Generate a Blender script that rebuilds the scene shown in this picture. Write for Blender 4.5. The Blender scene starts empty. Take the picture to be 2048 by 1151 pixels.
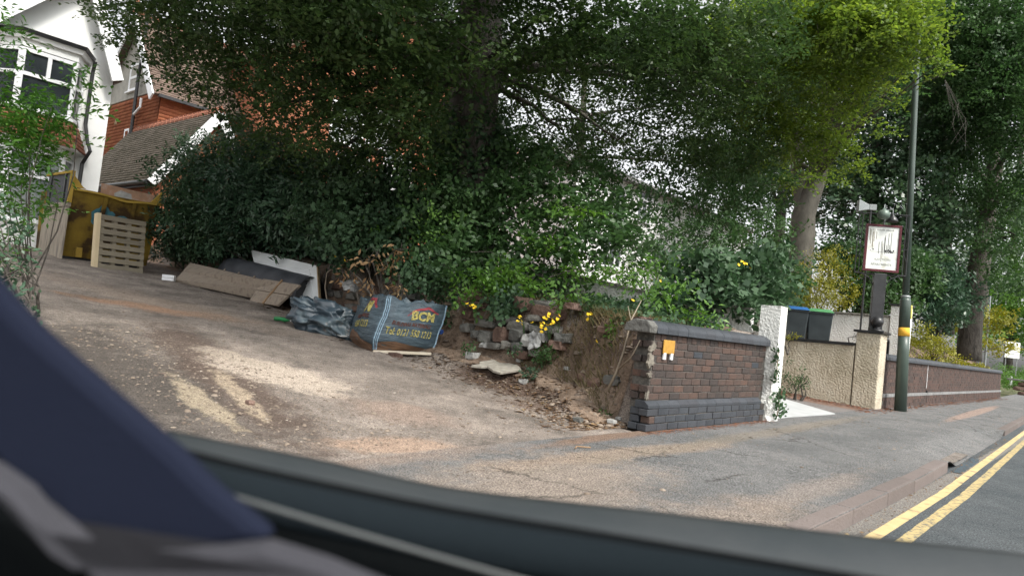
import bpy, bmesh, math, random
import numpy as np
from mathutils import Vector, Matrix, noise
random.seed(7)
RNG = np.random.default_rng(7)
C = bpy.context.scene.collection
SC = bpy.context.scene
# ------------------------------------------------------------------ camera
# world frame: X runs along the road, Y towards the properties, Z up (metres)
F = 1400.0; PIT = math.radians(2.6); ROL = math.radians(6.3); H = 0.95; YAW = math.radians(-49.0)
_f = (0, math.cos(PIT), math.sin(PIT)); _u = (0, -math.sin(PIT), math.cos(PIT))
_up = Vector((-math.sin(ROL), math.cos(ROL)*_u[1], math.cos(ROL)*_u[2]))
_rt = Vector((math.cos(ROL), math.sin(ROL)*_u[1], math.sin(ROL)*_u[2]))
_fw = Vector(_f)
RZ = Matrix.Rotation(YAW, 3, 'Z')
FW, UP, RT = RZ @ _fw, RZ @ _up, RZ @ _rt
cam_d = bpy.data.cameras.new('camera'); cam = bpy.data.objects.new('camera', cam_d); C.objects.link(cam)
cam.matrix_world = Matrix(((RT.x, UP.x, -FW.x, 0), (RT.y, UP.y, -FW.y, 0), (RT.z, UP.z, -FW.z, H), (0, 0, 0, 1)))
cam_d.sensor_width = 36; cam_d.lens = F/2048*36; cam_d.clip_start = 0.05; cam_d.clip_end = 900
cam_d.dof.use_dof = True; cam_d.dof.focus_distance = 10.5; cam_d.dof.aperture_fstop = 2.7
SC.camera = cam
def ray(px, py): return FW + RT*((px-1024)/F) + UP*((575.5-py)/F)
def at(px, py, Y):
    r = ray(px, py); d0 = (RZ.inverted() @ r).y
    return Vector((0, 0, H)) + r*(Y/d0)
def onx(px, py, s): r = ray(px, py); return Vector((0, 0, H)) + r*(s/r.x)
def ony(px, py, t): r = ray(px, py); return Vector((0, 0, H)) + r*(t/r.y)
def onz(px, py, z): r = ray(px, py); return Vector((0, 0, H)) + r*((z-H)/r.z)
def ondrive(px, py):
    r = ray(px, py); k = (-.364-H)/(r.z+.0184*r.x-.105*r.y); return Vector((0, 0, H)) + r*k
# ------------------------------------------------------------------ light
SUN_EL, SUN_AZ = math.radians(52), Vector((-0.12, -0.99, 0))      # from the road side
w = bpy.data.worlds.new('World'); SC.world = w; w.use_nodes = True
nt = w.node_tree; nt.nodes.clear()
sky = nt.nodes.new('ShaderNodeTexSky'); sky.sky_type = 'NISHITA'; sky.sun_disc = False
sky.sun_elevation = SUN_EL; sky.sun_rotation = math.atan2(SUN_AZ.x, SUN_AZ.y)
sky.air_density = 1.0; sky.dust_density = 4.0; sky.ozone_density = 1.0
hs = nt.nodes.new('ShaderNodeHueSaturation'); hs.inputs['Saturation'].default_value = 0.12
bg = nt.nodes.new('ShaderNodeBackground'); bg.inputs['Strength'].default_value = 0.15
ow = nt.nodes.new('ShaderNodeOutputWorld')
nt.links.new(sky.outputs[0], hs.inputs['Color']); nt.links.new(hs.outputs[0], bg.inputs[0]); nt.links.new(bg.outputs[0], ow.inputs[0])
sl = bpy.data.lights.new('sun', 'SUN'); sl.energy = 1.5; sl.angle = math.radians(9); sl.color = (1, .95, .86)
so = bpy.data.objects.new('sun', sl); C.objects.link(so)
sd = Vector((SUN_AZ.x*math.cos(SUN_EL), SUN_AZ.y*math.cos(SUN_EL), math.sin(SUN_EL)))
so.rotation_euler = sd.to_track_quat('Z', 'Y').to_euler()
SC.view_settings.view_transform = 'Standard'; SC.view_settings.look = 'None'
SC.view_settings.exposure = 1.18; SC.view_settings.gamma = 1.0; SC.view_settings.use_curve_mapping = False
SC.render.engine = 'CYCLES'
SC.cycles.max_bounces = 6; SC.cycles.diffuse_bounces = 3; SC.cycles.glossy_bounces = 2; SC.cycles.transmission_bounces = 3

# ------------------------------------------------------------------ materials
def _bsdf(name):
    m = bpy.data.materials.new(name); m.use_nodes = True
    t = m.node_tree; return m, t, t.nodes['Principled BSDF'], t.nodes['Material Output']
def ramp(t, cols, fac=None):
    r = t.nodes.new('ShaderNodeValToRGB'); e = r.color_ramp.elements
    n = len(cols)
    for i, c in enumerate(cols):
        pos, col = (c[0], c[1]) if isinstance(c[1], tuple) else (i/max(1, n-1), c)
        el = e[i] if i < 2 else e.new(pos)
        el.position = pos; el.color = (*col, 1)
    if fac is not None: t.links.new(fac, r.inputs[0])
    return r
def mk(name, cols, scale=4, rough=.85, bump=.3, bscale=40, rnd=False, detail=6, stretch=None, spec=.3, metal=0, dist=.02):
    m, t, b, o = _bsdf(name)
    tc = t.nodes.new('ShaderNodeTexCoord'); src = tc.outputs['Object']
    if stretch:
        mp = t.nodes.new('ShaderNodeMapping'); mp.inputs['Scale'].default_value = stretch
        t.links.new(src, mp.inputs[0]); src = mp.outputs[0]
    nz = t.nodes.new('ShaderNodeTexNoise'); nz.inputs['Scale'].default_value = scale; nz.inputs['Detail'].default_value = detail
    t.links.new(src, nz.inputs['Vector'])
    fac = nz.outputs['Fac']
    mr = t.nodes.new('ShaderNodeMapRange'); mr.inputs[1].default_value = .3; mr.inputs[2].default_value = .7
    t.links.new(fac, mr.inputs[0]); fac = mr.outputs[0]
    if rnd:
        oi = t.nodes.new('ShaderNodeObjectInfo') if rnd == 'object' else t.nodes.new('ShaderNodeNewGeometry')
        ro = oi.outputs['Random'] if rnd == 'object' else oi.outputs['Random Per Island']
        mx = t.nodes.new('ShaderNodeMath'); mx.operation = 'MULTIPLY_ADD'; mx.inputs[1].default_value = .72
        t.links.new(ro, mx.inputs[0])
        m2 = t.nodes.new('ShaderNodeMath'); m2.operation = 'MULTIPLY'; m2.inputs[1].default_value = .28
        t.links.new(fac, m2.inputs[0]); t.links.new(m2.outputs[0], mx.inputs[2]); fac = mx.outputs[0]
    r = ramp(t, cols, fac); t.links.new(r.outputs[0], b.inputs['Base Color'])
    b.inputs['Roughness'].default_value = rough; b.inputs['Specular IOR Level'].default_value = spec; b.inputs['Metallic'].default_value = metal
    if bump:
        n2 = t.nodes.new('ShaderNodeTexNoise'); n2.inputs['Scale'].default_value = bscale; n2.inputs['Detail'].default_value = 4
        t.links.new(src, n2.inputs['Vector'])
        bp = t.nodes.new('ShaderNodeBump'); bp.inputs['Strength'].default_value = bump; bp.inputs['Distance'].default_value = dist
        t.links.new(n2.outputs['Fac'], bp.inputs['Height']); t.links.new(bp.outputs[0], b.inputs['Normal'])
    return m
def leafmat(name, cols, trans=.35, rough=.45, scale=.6):
    m, t, b, o = _bsdf(name)
    g = t.nodes.new('ShaderNodeNewGeometry'); tc = t.nodes.new('ShaderNodeTexCoord')
    nz = t.nodes.new('ShaderNodeTexNoise'); nz.inputs['Scale'].default_value = scale; nz.inputs['Detail'].default_value = 2
    t.links.new(tc.outputs['Object'], nz.inputs['Vector'])
    a = t.nodes.new('ShaderNodeMath'); a.operation = 'MULTIPLY_ADD'; a.inputs[1].default_value = .6
    t.links.new(g.outputs['Random Per Island'], a.inputs[0])
    mr = t.nodes.new('ShaderNodeMapRange'); mr.inputs[1].default_value = .35; mr.inputs[2].default_value = .65; mr.inputs[4].default_value = .4
    t.links.new(nz.outputs['Fac'], mr.inputs[0]); t.links.new(mr.outputs[0], a.inputs[2])
    r = ramp(t, cols, a.outputs[0])
    t.links.new(r.outputs[0], b.inputs['Base Color']); b.inputs['Roughness'].default_value = rough
    b.inputs['Specular IOR Level'].default_value = .35
    tr = t.nodes.new('ShaderNodeBsdfTranslucent')
    hv = t.nodes.new('ShaderNodeHueSaturation'); hv.inputs['Hue'].default_value = .487 if trans > .38 else .497; hv.inputs['Saturation'].default_value = 1.15; hv.inputs['Value'].default_value = 1.9 if trans > .38 else 1.4
    t.links.new(r.outputs[0], hv.inputs['Color']); t.links.new(hv.outputs[0], tr.inputs[0])
    mx = t.nodes.new('ShaderNodeMixShader'); mx.inputs[0].default_value = trans
    t.links.new(b.outputs[0], mx.inputs[1]); t.links.new(tr.outputs[0], mx.inputs[2]); t.links.new(mx.outputs[0], o.inputs['Surface'])
    return m
class GM:   # ground material: base colour with distorted elliptical stains in object coordinates
    def __init__(s, name, base, scale=3, rough=.93, bump=.6, bscale=60, speck=None):
        s.m, s.t, s.b, s.o = _bsdf(name); t = s.t
        s.tc = t.nodes.new('ShaderNodeTexCoord')
        nz = t.nodes.new('ShaderNodeTexNoise'); nz.inputs['Scale'].default_value = scale; nz.inputs['Detail'].default_value = 8; nz.inputs['Roughness'].default_value = .65
        t.links.new(s.tc.outputs['Object'], nz.inputs['Vector'])
        mr = t.nodes.new('ShaderNodeMapRange'); mr.inputs[1].default_value = .32; mr.inputs[2].default_value = .68
        t.links.new(nz.outputs['Fac'], mr.inputs[0])
        s.col = ramp(t, base, mr.outputs[0]).outputs[0]
        s.nz = t.nodes.new('ShaderNodeTexNoise'); s.nz.inputs['Scale'].default_value = 2.4; s.nz.inputs['Detail'].default_value = 9; s.nz.inputs['Roughness'].default_value = .72
        t.links.new(s.tc.outputs['Object'], s.nz.inputs['Vector'])
        s.nf = t.nodes.new('ShaderNodeTexNoise'); s.nf.inputs['Scale'].default_value = 11; s.nf.inputs['Detail'].default_value = 9; s.nf.inputs['Roughness'].default_value = .8
        t.links.new(s.tc.outputs['Object'], s.nf.inputs['Vector'])
        n2 = t.nodes.new('ShaderNodeTexNoise'); n2.inputs['Scale'].default_value = bscale; n2.inputs['Detail'].default_value = 5; n2.inputs['Roughness'].default_value = .7
        t.links.new(s.tc.outputs['Object'], n2.inputs['Vector'])
        bp = t.nodes.new('ShaderNodeBump'); bp.inputs['Strength'].default_value = bump; bp.inputs['Distance'].default_value = .02
        t.links.new(n2.outputs['Fac'], bp.inputs['Height']); t.links.new(bp.outputs[0], s.b.inputs['Normal'])
        s.b.inputs['Roughness'].default_value = rough; s.b.inputs['Specular IOR Level'].default_value = .2
        s.fine = n2.outputs['Fac']
    def stain(s, c, ax, ay, ang, col, soft=.35, warp=1.6, op=1.0):
        t = s.t
        mp = t.nodes.new('ShaderNodeMapping'); mp.vector_type = 'TEXTURE'
        mp.inputs['Location'].default_value = (c[0], c[1], 0); mp.inputs['Rotation'].default_value = (0, 0, math.radians(ang)); mp.inputs['Scale'].default_value = (ax, ay, 1e4)
        t.links.new(s.tc.outputs['Object'], mp.inputs[0])
        ln = t.nodes.new('ShaderNodeVectorMath'); ln.operation = 'LENGTH'; t.links.new(mp.outputs[0], ln.inputs[0])
        ad = t.nodes.new('ShaderNodeMath'); ad.operation = 'MULTIPLY_ADD'; ad.inputs[1].default_value = warp; ad.inputs[2].default_value = -.5*warp
        t.links.new(s.nz.outputs['Fac'], ad.inputs[0])
        sm = t.nodes.new('ShaderNodeMath'); sm.operation = 'ADD'; t.links.new(ln.outputs['Value'], sm.inputs[0]); t.links.new(ad.outputs[0], sm.inputs[1])
        a2 = t.nodes.new('ShaderNodeMath'); a2.operation = 'MULTIPLY_ADD'; a2.inputs[1].default_value = 1.3; a2.inputs[2].default_value = -.65; t.links.new(s.nf.outputs['Fac'], a2.inputs[0])
        s2 = t.nodes.new('ShaderNodeMath'); s2.operation = 'ADD'; t.links.new(sm.outputs[0], s2.inputs[0]); t.links.new(a2.outputs[0], s2.inputs[1]); sm = s2
        mr = t.nodes.new('ShaderNodeMapRange'); mr.interpolation_type = 'SMOOTHSTEP'
        mr.inputs[1].default_value = 1-soft; mr.inputs[2].default_value = 1+soft; mr.inputs[3].default_value = op; mr.inputs[4].default_value = 0
        t.links.new(sm.outputs[0], mr.inputs[0])
        mx = t.nodes.new('ShaderNodeMix'); mx.data_type = 'RGBA'; mx.inputs[7].default_value = (*col, 1)
        t.links.new(mr.outputs[0], mx.inputs[0]); t.links.new(s.col, mx.inputs[6]); s.col = mx.outputs[2]
        return s
    def cracks(s, scale=.9, wd=.012):
        t = s.t; v = t.nodes.new('ShaderNodeTexVoronoi'); v.feature = 'DISTANCE_TO_EDGE'; v.inputs['Scale'].default_value = scale
        ad = t.nodes.new('ShaderNodeMix'); ad.data_type = 'VECTOR'; ad.inputs[0].default_value = .25
        t.links.new(s.tc.outputs['Object'], ad.inputs[4]); t.links.new(s.nz.outputs['Color'], ad.inputs[5]); t.links.new(ad.outputs[1], v.inputs['Vector'])
        mr = t.nodes.new('ShaderNodeMapRange'); mr.inputs[1].default_value = 0; mr.inputs[2].default_value = wd; mr.inputs[3].default_value = .75; mr.inputs[4].default_value = 0
        t.links.new(v.outputs['Distance'], mr.inputs[0])
        mk_ = t.nodes.new('ShaderNodeMapRange'); mk_.inputs[1].default_value = .48; mk_.inputs[2].default_value = .56
        n = t.nodes.new('ShaderNodeTexNoise'); n.inputs['Scale'].default_value = .7; t.links.new(s.tc.outputs['Object'], n.inputs['Vector']); t.links.new(n.outputs['Fac'], mk_.inputs[0])
        mu = t.nodes.new('ShaderNodeMath'); mu.operation = 'MULTIPLY'; t.links.new(mr.outputs[0], mu.inputs[0]); t.links.new(mk_.outputs[0], mu.inputs[1])
        mx = t.nodes.new('ShaderNodeMix'); mx.data_type = 'RGBA'; mx.inputs[7].default_value = (.03, .028, .025, 1)
        t.links.new(mu.outputs[0], mx.inputs[0]); t.links.new(s.col, mx.inputs[6]); s.col = mx.outputs[2]
    def done(s, grain=.5):
        t = s.t   # fine grain: stones and grit vary the colour
        n = t.nodes.new('ShaderNodeTexNoise'); n.inputs['Scale'].default_value = 90; n.inputs['Detail'].default_value = 3
        t.links.new(s.tc.outputs['Object'], n.inputs['Vector'])
        mr = t.nodes.new('ShaderNodeMapRange'); mr.inputs[1].default_value = .3; mr.inputs[2].default_value = .7; mr.inputs[3].default_value = 1-grain; mr.inputs[4].default_value = 1+grain
        t.links.new(n.outputs['Fac'], mr.inputs[0])
        vm = t.nodes.new('ShaderNodeVectorMath'); vm.operation = 'SCALE'
        n3 = t.nodes.new('ShaderNodeTexNoise'); n3.inputs['Scale'].default_value = 13; n3.inputs['Detail'].default_value = 9; n3.inputs['Roughness'].default_value = .75
        t.links.new(s.tc.outputs['Object'], n3.inputs['Vector'])
        m3 = t.nodes.new('ShaderNodeMapRange'); m3.inputs[1].default_value = .3; m3.inputs[2].default_value = .7; m3.inputs[3].default_value = .72; m3.inputs[4].default_value = 1.28
        t.links.new(n3.outputs['Fac'], m3.inputs[0]); mm = t.nodes.new('ShaderNodeMath'); mm.operation = 'MULTIPLY'; t.links.new(mr.outputs[0], mm.inputs[0]); t.links.new(m3.outputs[0], mm.inputs[1])
        t.links.new(s.col, vm.inputs[0]); t.links.new(mm.outputs[0], vm.inputs['Scale']); t.links.new(vm.outputs[0], s.b.inputs['Base Color'])
        return s.m

M = {}
M['brick'] = mk('dark_brick', [(.0, (.036, .032, .031)), (.35, (.054, .042, .037)), (.6, (.075, .050, .041)), (.9, (.092, .056, .043)), (1, (.14, .068, .042))], scale=14, rnd='object', bump=.5, bscale=70, rough=.75)
M['bluebrick'] = mk('blue_brick', [(.028, .032, .038), (.052, .058, .067), (.04, .042, .048)], scale=9, rnd='object', bump=.3, bscale=60, rough=.5)
M['longbrick'] = mk('weathered_brick', [(.045, .035, .032), (.075, .05, .042), (.10, .06, .048)], scale=8, rnd='island', bump=.4, bscale=60)
M['mortar'] = mk('mortar', [(.05, .047, .042), (.13, .12, .105)], scale=20, bump=.6)
M['palemortar'] = mk('pale_mortar', [(.13, .115, .095), (.22, .20, .165)], scale=12, bump=.8)
M['plinth'] = mk('grey_plinth', [(.16, .16, .16), (.25, .25, .245)], scale=6, bump=.2)
M['render'] = mk('cream_roughcast', [(.38, .33, .24), (.54, .48, .37), (.60, .55, .44)], scale=2.2, bump=1, bscale=26, dist=.05)
M['whiterender'] = mk('white_roughcast', [(.70, .70, .66), (.82, .82, .79)], scale=2.5, bump=1, bscale=28, dist=.04)
M['housewhite'] = mk('white_wall_paint', [(.70, .71, .70), (.80, .81, .80)], scale=1.2, bump=.15, bscale=30)
M['pebbledash'] = mk('grey_pebbledash', [(.32, .31, .28), (.42, .40, .36)], scale=5, bump=.8, bscale=50)
M['upvc'] = mk('white_frame', [(.75, .76, .78), (.82, .83, .84)], scale=2, bump=0, rough=.35, spec=.5)
M['glass'] = mk('window_glass', [(.012, .014, .018), (.05, .06, .065)], scale=1.3, bump=0, rough=.06, spec=.8)
M['glasscurtain'] = mk('curtained_glass', [(.10, .12, .12), (.22, .25, .25), (.32, .34, .33)], scale=1.6, bump=0, rough=.08, spec=.8)
M['black'] = mk('black_paint', [(.012, .013, .014), (.03, .03, .032)], scale=8, bump=.1, rough=.35, spec=.5)
M['blackmatt'] = mk('black_plastic', [(.015, .017, .02), (.035, .038, .042)], scale=5, bump=.1, rough=.5)
M['redtile'] = mk('red_tile', [(.26, .085, .045), (.36, .12, .06), (.42, .16, .08)], scale=3, rnd='island', bump=.2)
M['redbrick'] = mk('orange_brick', [(.28, .10, .055), (.38, .15, .08)], scale=6, rnd='island', bump=.3)
M['rooftile'] = mk('old_roof_tile', [(.09, .065, .052), (.14, .10, .08), (.19, .14, .11)], scale=2, rnd='island', bump=.3)
M['mosstile'] = mk('mossy_roof_tile', [(.10, .09, .065), (.16, .14, .11), (.21, .18, .145)], scale=1.5, rnd='island', bump=.4)
M['ridge'] = mk('ridge_tile', [(.25, .10, .06), (.33, .14, .09)], scale=6, rnd='island', bump=.2)
M['skip'] = mk('worn_yellow_paint', [(.0, (.03, .018, .01)), (.3, (.06, .035, .012)), (.42, (.16, .105, .018)), (.75, (.24, .16, .022)), (1, (.19, .125, .02))], scale=1.6, bump=.3, bscale=20, detail=12)
M['skipyellow'] = mk('bright_yellow_paint', [(.26, .17, .03), (.40, .27, .05)], scale=6, bump=.2)
M['skipblue'] = mk('blue_spray_paint', [(.05, .13, .16), (.06, .2, .25)], scale=8, bump=.2)
M['rust'] = mk('rusty_board', [(.25, .16, .11), (.34, .20, .13), (.4, .32, .27)], scale=5, bump=.3)
M['ply'] = mk('grey_plywood', [(.16, .14, .12), (.30, .26, .21), (.36, .32, .26)], scale=3, bump=.2, stretch=(6, 6, .8))
M['mesh'] = mk('dark_mesh', [(.06, .065, .07), (.10, .10, .11)], scale=30, bump=.3)
M['pallet'] = mk('pallet_wood', [(.16, .14, .105), (.26, .225, .165), (.21, .185, .14)], scale=3, bump=.3, rnd='object', stretch=(1, 1, 8))
M['palletnew'] = mk('fresh_wood', [(.58, .47, .30), (.66, .55, .36)], scale=3, bump=.1)
M['board'] = mk('weathered_board', [(.18, .145, .115), (.29, .24, .19), (.24, .195, .155)], scale=3.5, bump=.3, detail=10, stretch=(.6, 3, 3))
M['boardedge'] = mk('dark_board_edge', [(.05, .045, .035), (.10, .085, .06)], scale=8)
M['batten'] = mk('brown_batten', [(.22, .14, .08), (.30, .20, .12)], scale=9)
M['duct'] = mk('dull_grey_plastic', [(.035, .038, .045), (.07, .075, .085)], scale=2.5, bump=.12, bscale=8, rough=.55)
M['sticker'] = mk('white_sticker', [(.75, .76, .8), (.8, .8, .82)], bump=0)
M['doorwhite'] = mk('white_door_skin', [(.60, .63, .64), (.70, .72, .72)], scale=2, bump=.05, rough=.45)
M['dooredge'] = mk('raw_door_edge', [(.28, .2, .11), (.36, .27, .16)], scale=8)
M['tarp'] = mk('black_polythene', [(.0, (.03, .045, .058)), (.5, (.055, .08, .10)), (.8, (.10, .135, .15)), (1, (.20, .13, .09))], scale=3, bump=.3, bscale=12, rough=.28, spec=.6, detail=8)
M['bag'] = mk('dark_woven_sack', [(.0, (.028, .048, .065)), (.55, (.05, .08, .10)), (1, (.09, .13, .155))], scale=4, bump=.7, bscale=14, rough=.45, spec=.5, stretch=(1, 1, 6))
M['bagdirt'] = mk('dirty_sack_base', [(.10, .06, .04), (.20, .12, .075)], scale=4, bump=.4, bscale=14, rough=.7)
M['bagtape'] = mk('blue_binding_tape', [(.18, .28, .38), (.3, .42, .5)], scale=9, bump=.2)
M['bagyellow'] = mk('yellow_print', [(.0, (.12, .12, .07)), (.35, (.34, .30, .09)), (1, (.50, .44, .15))], scale=26, bump=.3, detail=10)
M['bagred'] = mk('red_print', [(.22, .04, .05), (.32, .06, .07)], scale=12, bump=0)
M['bagbrown'] = mk('faded_red_print', [(.08, .04, .033), (.13, .055, .042)], scale=12, bump=0)
M['palewood'] = mk('pale_timber', [(.46, .40, .30), (.58, .52, .42)], scale=5, bump=.2)
M['stonegrey'] = mk('grey_stone', [(.07, .072, .066), (.13, .128, .118), (.20, .19, .165)], scale=5, rnd='object', bump=.8, bscale=14, dist=.05)
M['stonered'] = mk('red_sandstone', [(.09, .058, .046), (.14, .09, .07), (.20, .135, .11)], scale=5, rnd='object', bump=.8, bscale=14, dist=.05)
M['stonewhite'] = mk('whitish_stone', [(.24, .24, .23), (.42, .42, .40)], scale=6, bump=.8, bscale=14)
M['slab'] = mk('pale_cement_slab', [(.27, .25, .21), (.42, .39, .33)], scale=12, bump=.7, bscale=40)
M['pebble'] = mk('pebbles', [(.0, (.08, .06, .05)), (.5, (.17, .135, .105)), (.85, (.26, .215, .17)), (1, (.5, .46, .4))], scale=5, rnd='island', bump=.2)
M['litter'] = mk('dry_leaf_litter', [(.0, (.055, .032, .02)), (.45, (.13, .075, .042)), (.8, (.24, .15, .08)), (.93, (.40, .30, .15)), (1, (.5, .42, .25))], scale=5, rnd='island', bump=0)
M['litterred'] = mk('red_leaf_litter', [(.10, .04, .025), (.22, .09, .05), (.34, .16, .09)], scale=5, rnd='island', bump=0)
M['concrete'] = mk('pale_concrete', [(.34, .35, .35), (.42, .43, .43)], scale=3, bump=.3, bscale=50)
M['kerb'] = mk('pinkish_kerb_stone', [(.11, .092, .084), (.165, .138, .127)], scale=6, rnd='object', bump=.5, bscale=50)
M['yellowline'] = mk('yellow_road_paint', [(.0, (.10, .10, .09)), (.18, (.34, .26, .14)), (.3, (.48, .36, .18)), (1, (.54, .42, .22))], scale=9, bump=.4, bscale=80, detail=10)
M['yellowworn'] = mk('worn_yellow_road_paint', [(.0, (.10, .10, .095)), (.22, (.16, .15, .12)), (.4, (.38, .30, .14)), (1, (.48, .38, .19))], scale=28, bump=.5, bscale=80, detail=12)
M['polegreen'] = mk('dark_green_paint', [(.045, .065, .055), (.06, .085, .07)], scale=3, bump=.05, rough=.4, spec=.5)
M['bandyellow'] = mk('amber_band', [(.65, .34, .03), (.72, .42, .06)], bump=0)
M['tagyellow'] = mk('yellow_tag', [(.6, .55, .12), (.7, .65, .2)], bump=0)
M['binblue'] = mk('blue_plastic_lid', [(.012, .07, .20), (.02, .10, .27)], bump=0, rough=.5)
M['bingreen'] = mk('green_plastic_lid', [(.04, .16, .06), (.07, .22, .09)], bump=0, rough=.5)
M['binbody'] = mk('charcoal_plastic', [(.022, .03, .034), (.035, .045, .05)], bump=.05, rough=.5)
M['maroon'] = mk('maroon_frame', [(.07, .012, .018), (.11, .02, .028)], bump=.1, rough=.4)
M['signwhite'] = mk('white_sign_face', [(.0, (.55, .55, .48)), (.3, (.72, .74, .70)), (1, (.76, .78, .75))], scale=5, bump=0, rough=.4)
M['signgrey'] = mk('faded_grey_print', [(.22, .23, .22), (.36, .37, .35)], scale=30, bump=0)
M['signdark'] = mk('dark_print', [(.05, .05, .05), (.10, .10, .10)], scale=30, bump=0)
M['stain'] = mk('brown_streaks', [(.20, .17, .12), (.34, .31, .25)], scale=30, bump=0)
M['copper'] = mk('verdigris_lamp', [(.10, .14, .12), (.16, .20, .17)], scale=8, bump=.2, rough=.4, metal=.2)
M['galv'] = mk('grey_metal', [(.22, .24, .24), (.32, .34, .34)], bump=.05, rough=.4, metal=.3)
M['bark'] = mk('tree_bark', [(.035, .030, .026), (.075, .066, .056), (.10, .09, .078)], scale=3, bump=.7, bscale=9, stretch=(3, 3, 1), dist=.06)
M['barkgrey'] = mk('smooth_grey_bark', [(.07, .065, .055), (.13, .12, .10)], scale=3, bump=.5, bscale=12, stretch=(2, 2, 1))
M['twig'] = mk('bare_twig', [(.22, .18, .13), (.32, .27, .21)], scale=9, bump=.2)
M['petal'] = mk('yellow_petals', [(.75, .48, .02), (.85, .62, .04)], bump=0, rough=.6)
M['rag'] = mk('pale_plastic_rag', [(.10, .10, .10), (.45, .46, .45)], scale=6, bump=.5, bscale=10, rough=.4)
M['greenglass'] = mk('green_plastic', [(.01, .14, .04), (.03, .25, .08)], bump=0, rough=.3)
M['bluescrap'] = mk('blue_scrap_plastic', [(.02, .06, .25), (.04, .10, .35)], bump=0, rough=.4)
M['navy'] = mk('navy_trim', [(.007, .009, .019), (.009, .012, .024)], scale=2, bump=.1, bscale=200, rough=.9, spec=.1)
M['dash'] = mk('black_dashboard', [(.0018, .0024, .0028), (.004, .005, .0055)], scale=2, bump=.1, bscale=120, rough=.9, spec=.04)
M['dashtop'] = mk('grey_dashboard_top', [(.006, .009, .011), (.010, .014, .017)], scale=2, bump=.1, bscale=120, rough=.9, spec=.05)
M['dashline'] = mk('dull_trim_line', [(.06, .066, .066), (.08, .085, .085)], bump=0, rough=.6)
M['reflection'] = mk('windscreen_reflection_grey', [(.0, (.020, .026, .029)), (1, (.036, .040, .042))], scale=4, bump=.05, bscale=60, rough=.6, spec=.2)  # solid grey standing in for the dashboard's reflection in the windscreen
M['reflectionedge'] = mk('pale_reflection_edge', [(.20, .18, .165), (.28, .255, .23)], scale=3, bump=0, rough=.5)  # paler rim tone of the painted windscreen reflection
M['seat'] = mk('grey_seat_cloth', [(.035, .035, .042), (.05, .05, .056)], scale=2, bump=.1, bscale=150, rough=.95, spec=.1)
M['seal'] = mk('grey_window_seal', [(.09, .095, .085), (.12, .12, .11)], scale=3, bump=0, rough=.7)
L = {}
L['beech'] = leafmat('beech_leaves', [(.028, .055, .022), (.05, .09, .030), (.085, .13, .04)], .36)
L['beechlit'] = leafmat('sunlit_beech_leaves', [(.06, .11, .025), (.11, .17, .035), (.18, .24, .05)], .42)  # brighter copy of the beech leaves, sunlight put into the colour
L['dark'] = leafmat('dark_evergreen_leaves', [(.026, .056, .031), (.046, .086, .043), (.075, .125, .06)], .22, .35)
L['laurel'] = leafmat('laurel_leaves', [(.024, .055, .032), (.045, .09, .05), (.08, .14, .08)], .2, .38)
L['mid'] = leafmat('mid_green_leaves', [(.030, .068, .026), (.055, .11, .038), (.085, .155, .055)], .33)
L['bright'] = leafmat('light_green_leaves', [(.05, .12, .02), (.09, .19, .035), (.15, .27, .06)], .35)
L['gold'] = leafmat('golden_leaves', [(.12, .14, .02), (.22, .22, .03), (.36, .32, .05)], .3)
L['ivy'] = leafmat('ivy_leaves', [(.024, .055, .028), (.045, .09, .04), (.07, .13, .06)], .22, .6)
L['dry'] = leafmat('dry_brown_leaves', [(.14, .075, .035), (.26, .16, .08), (.36, .27, .14)], .2, .8)
L['grass'] = leafmat('grass_blades', [(.08, .08, .03), (.17, .14, .07), (.26, .20, .12)], .25, .7)
L['sap'] = leafmat('sapling_leaves', [(.035, .10, .02), (.07, .17, .03), (.13, .25, .05)], .35, .4)
# ------------------------------------------------------------------ object helpers
def prop(o, label=None, cat=None, group=None, kind=None):
    if label: o['label'] = label
    if cat: o['category'] = cat
    if group: o['group'] = group
    if kind: o['kind'] = kind
    return o
def thing(name, label, cat, loc=(0, 0, 0), rotz=0, group=None, rot=None):
    o = bpy.data.objects.new(name, None); C.objects.link(o); o.empty_display_size = .1
    o.location = loc; o.rotation_euler = rot or (0, 0, rotz)
    return prop(o, label, cat, group)
def link(name, me, mat, parent=None, loc=None, rot=None, scale=None, smooth=False):
    o = bpy.data.objects.new(name, me); C.objects.link(o)
    if mat is not None and not me.materials: me.materials.append(mat)
    if parent: o.parent = parent
    if loc is not None: o.location = loc
    if rot is not None: o.rotation_euler = rot
    if scale is not None: o.scale = scale
    if smooth: me.shade_smooth()
    return o
def npmesh(name, V, Q, tri=False):
    V = np.asarray(V, np.float32).reshape(-1, 3); Q = np.asarray(Q, np.int32); k = Q.shape[1]
    me = bpy.data.meshes.new(name); me.vertices.add(len(V)); me.vertices.foreach_set('co', V.ravel())
    me.loops.add(Q.size); me.loops.foreach_set('vertex_index', Q.ravel())
    me.polygons.add(len(Q)); me.polygons.foreach_set('loop_start', np.arange(0, Q.size, k, dtype=np.int32))
    me.update(calc_edges=True); return me
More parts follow.
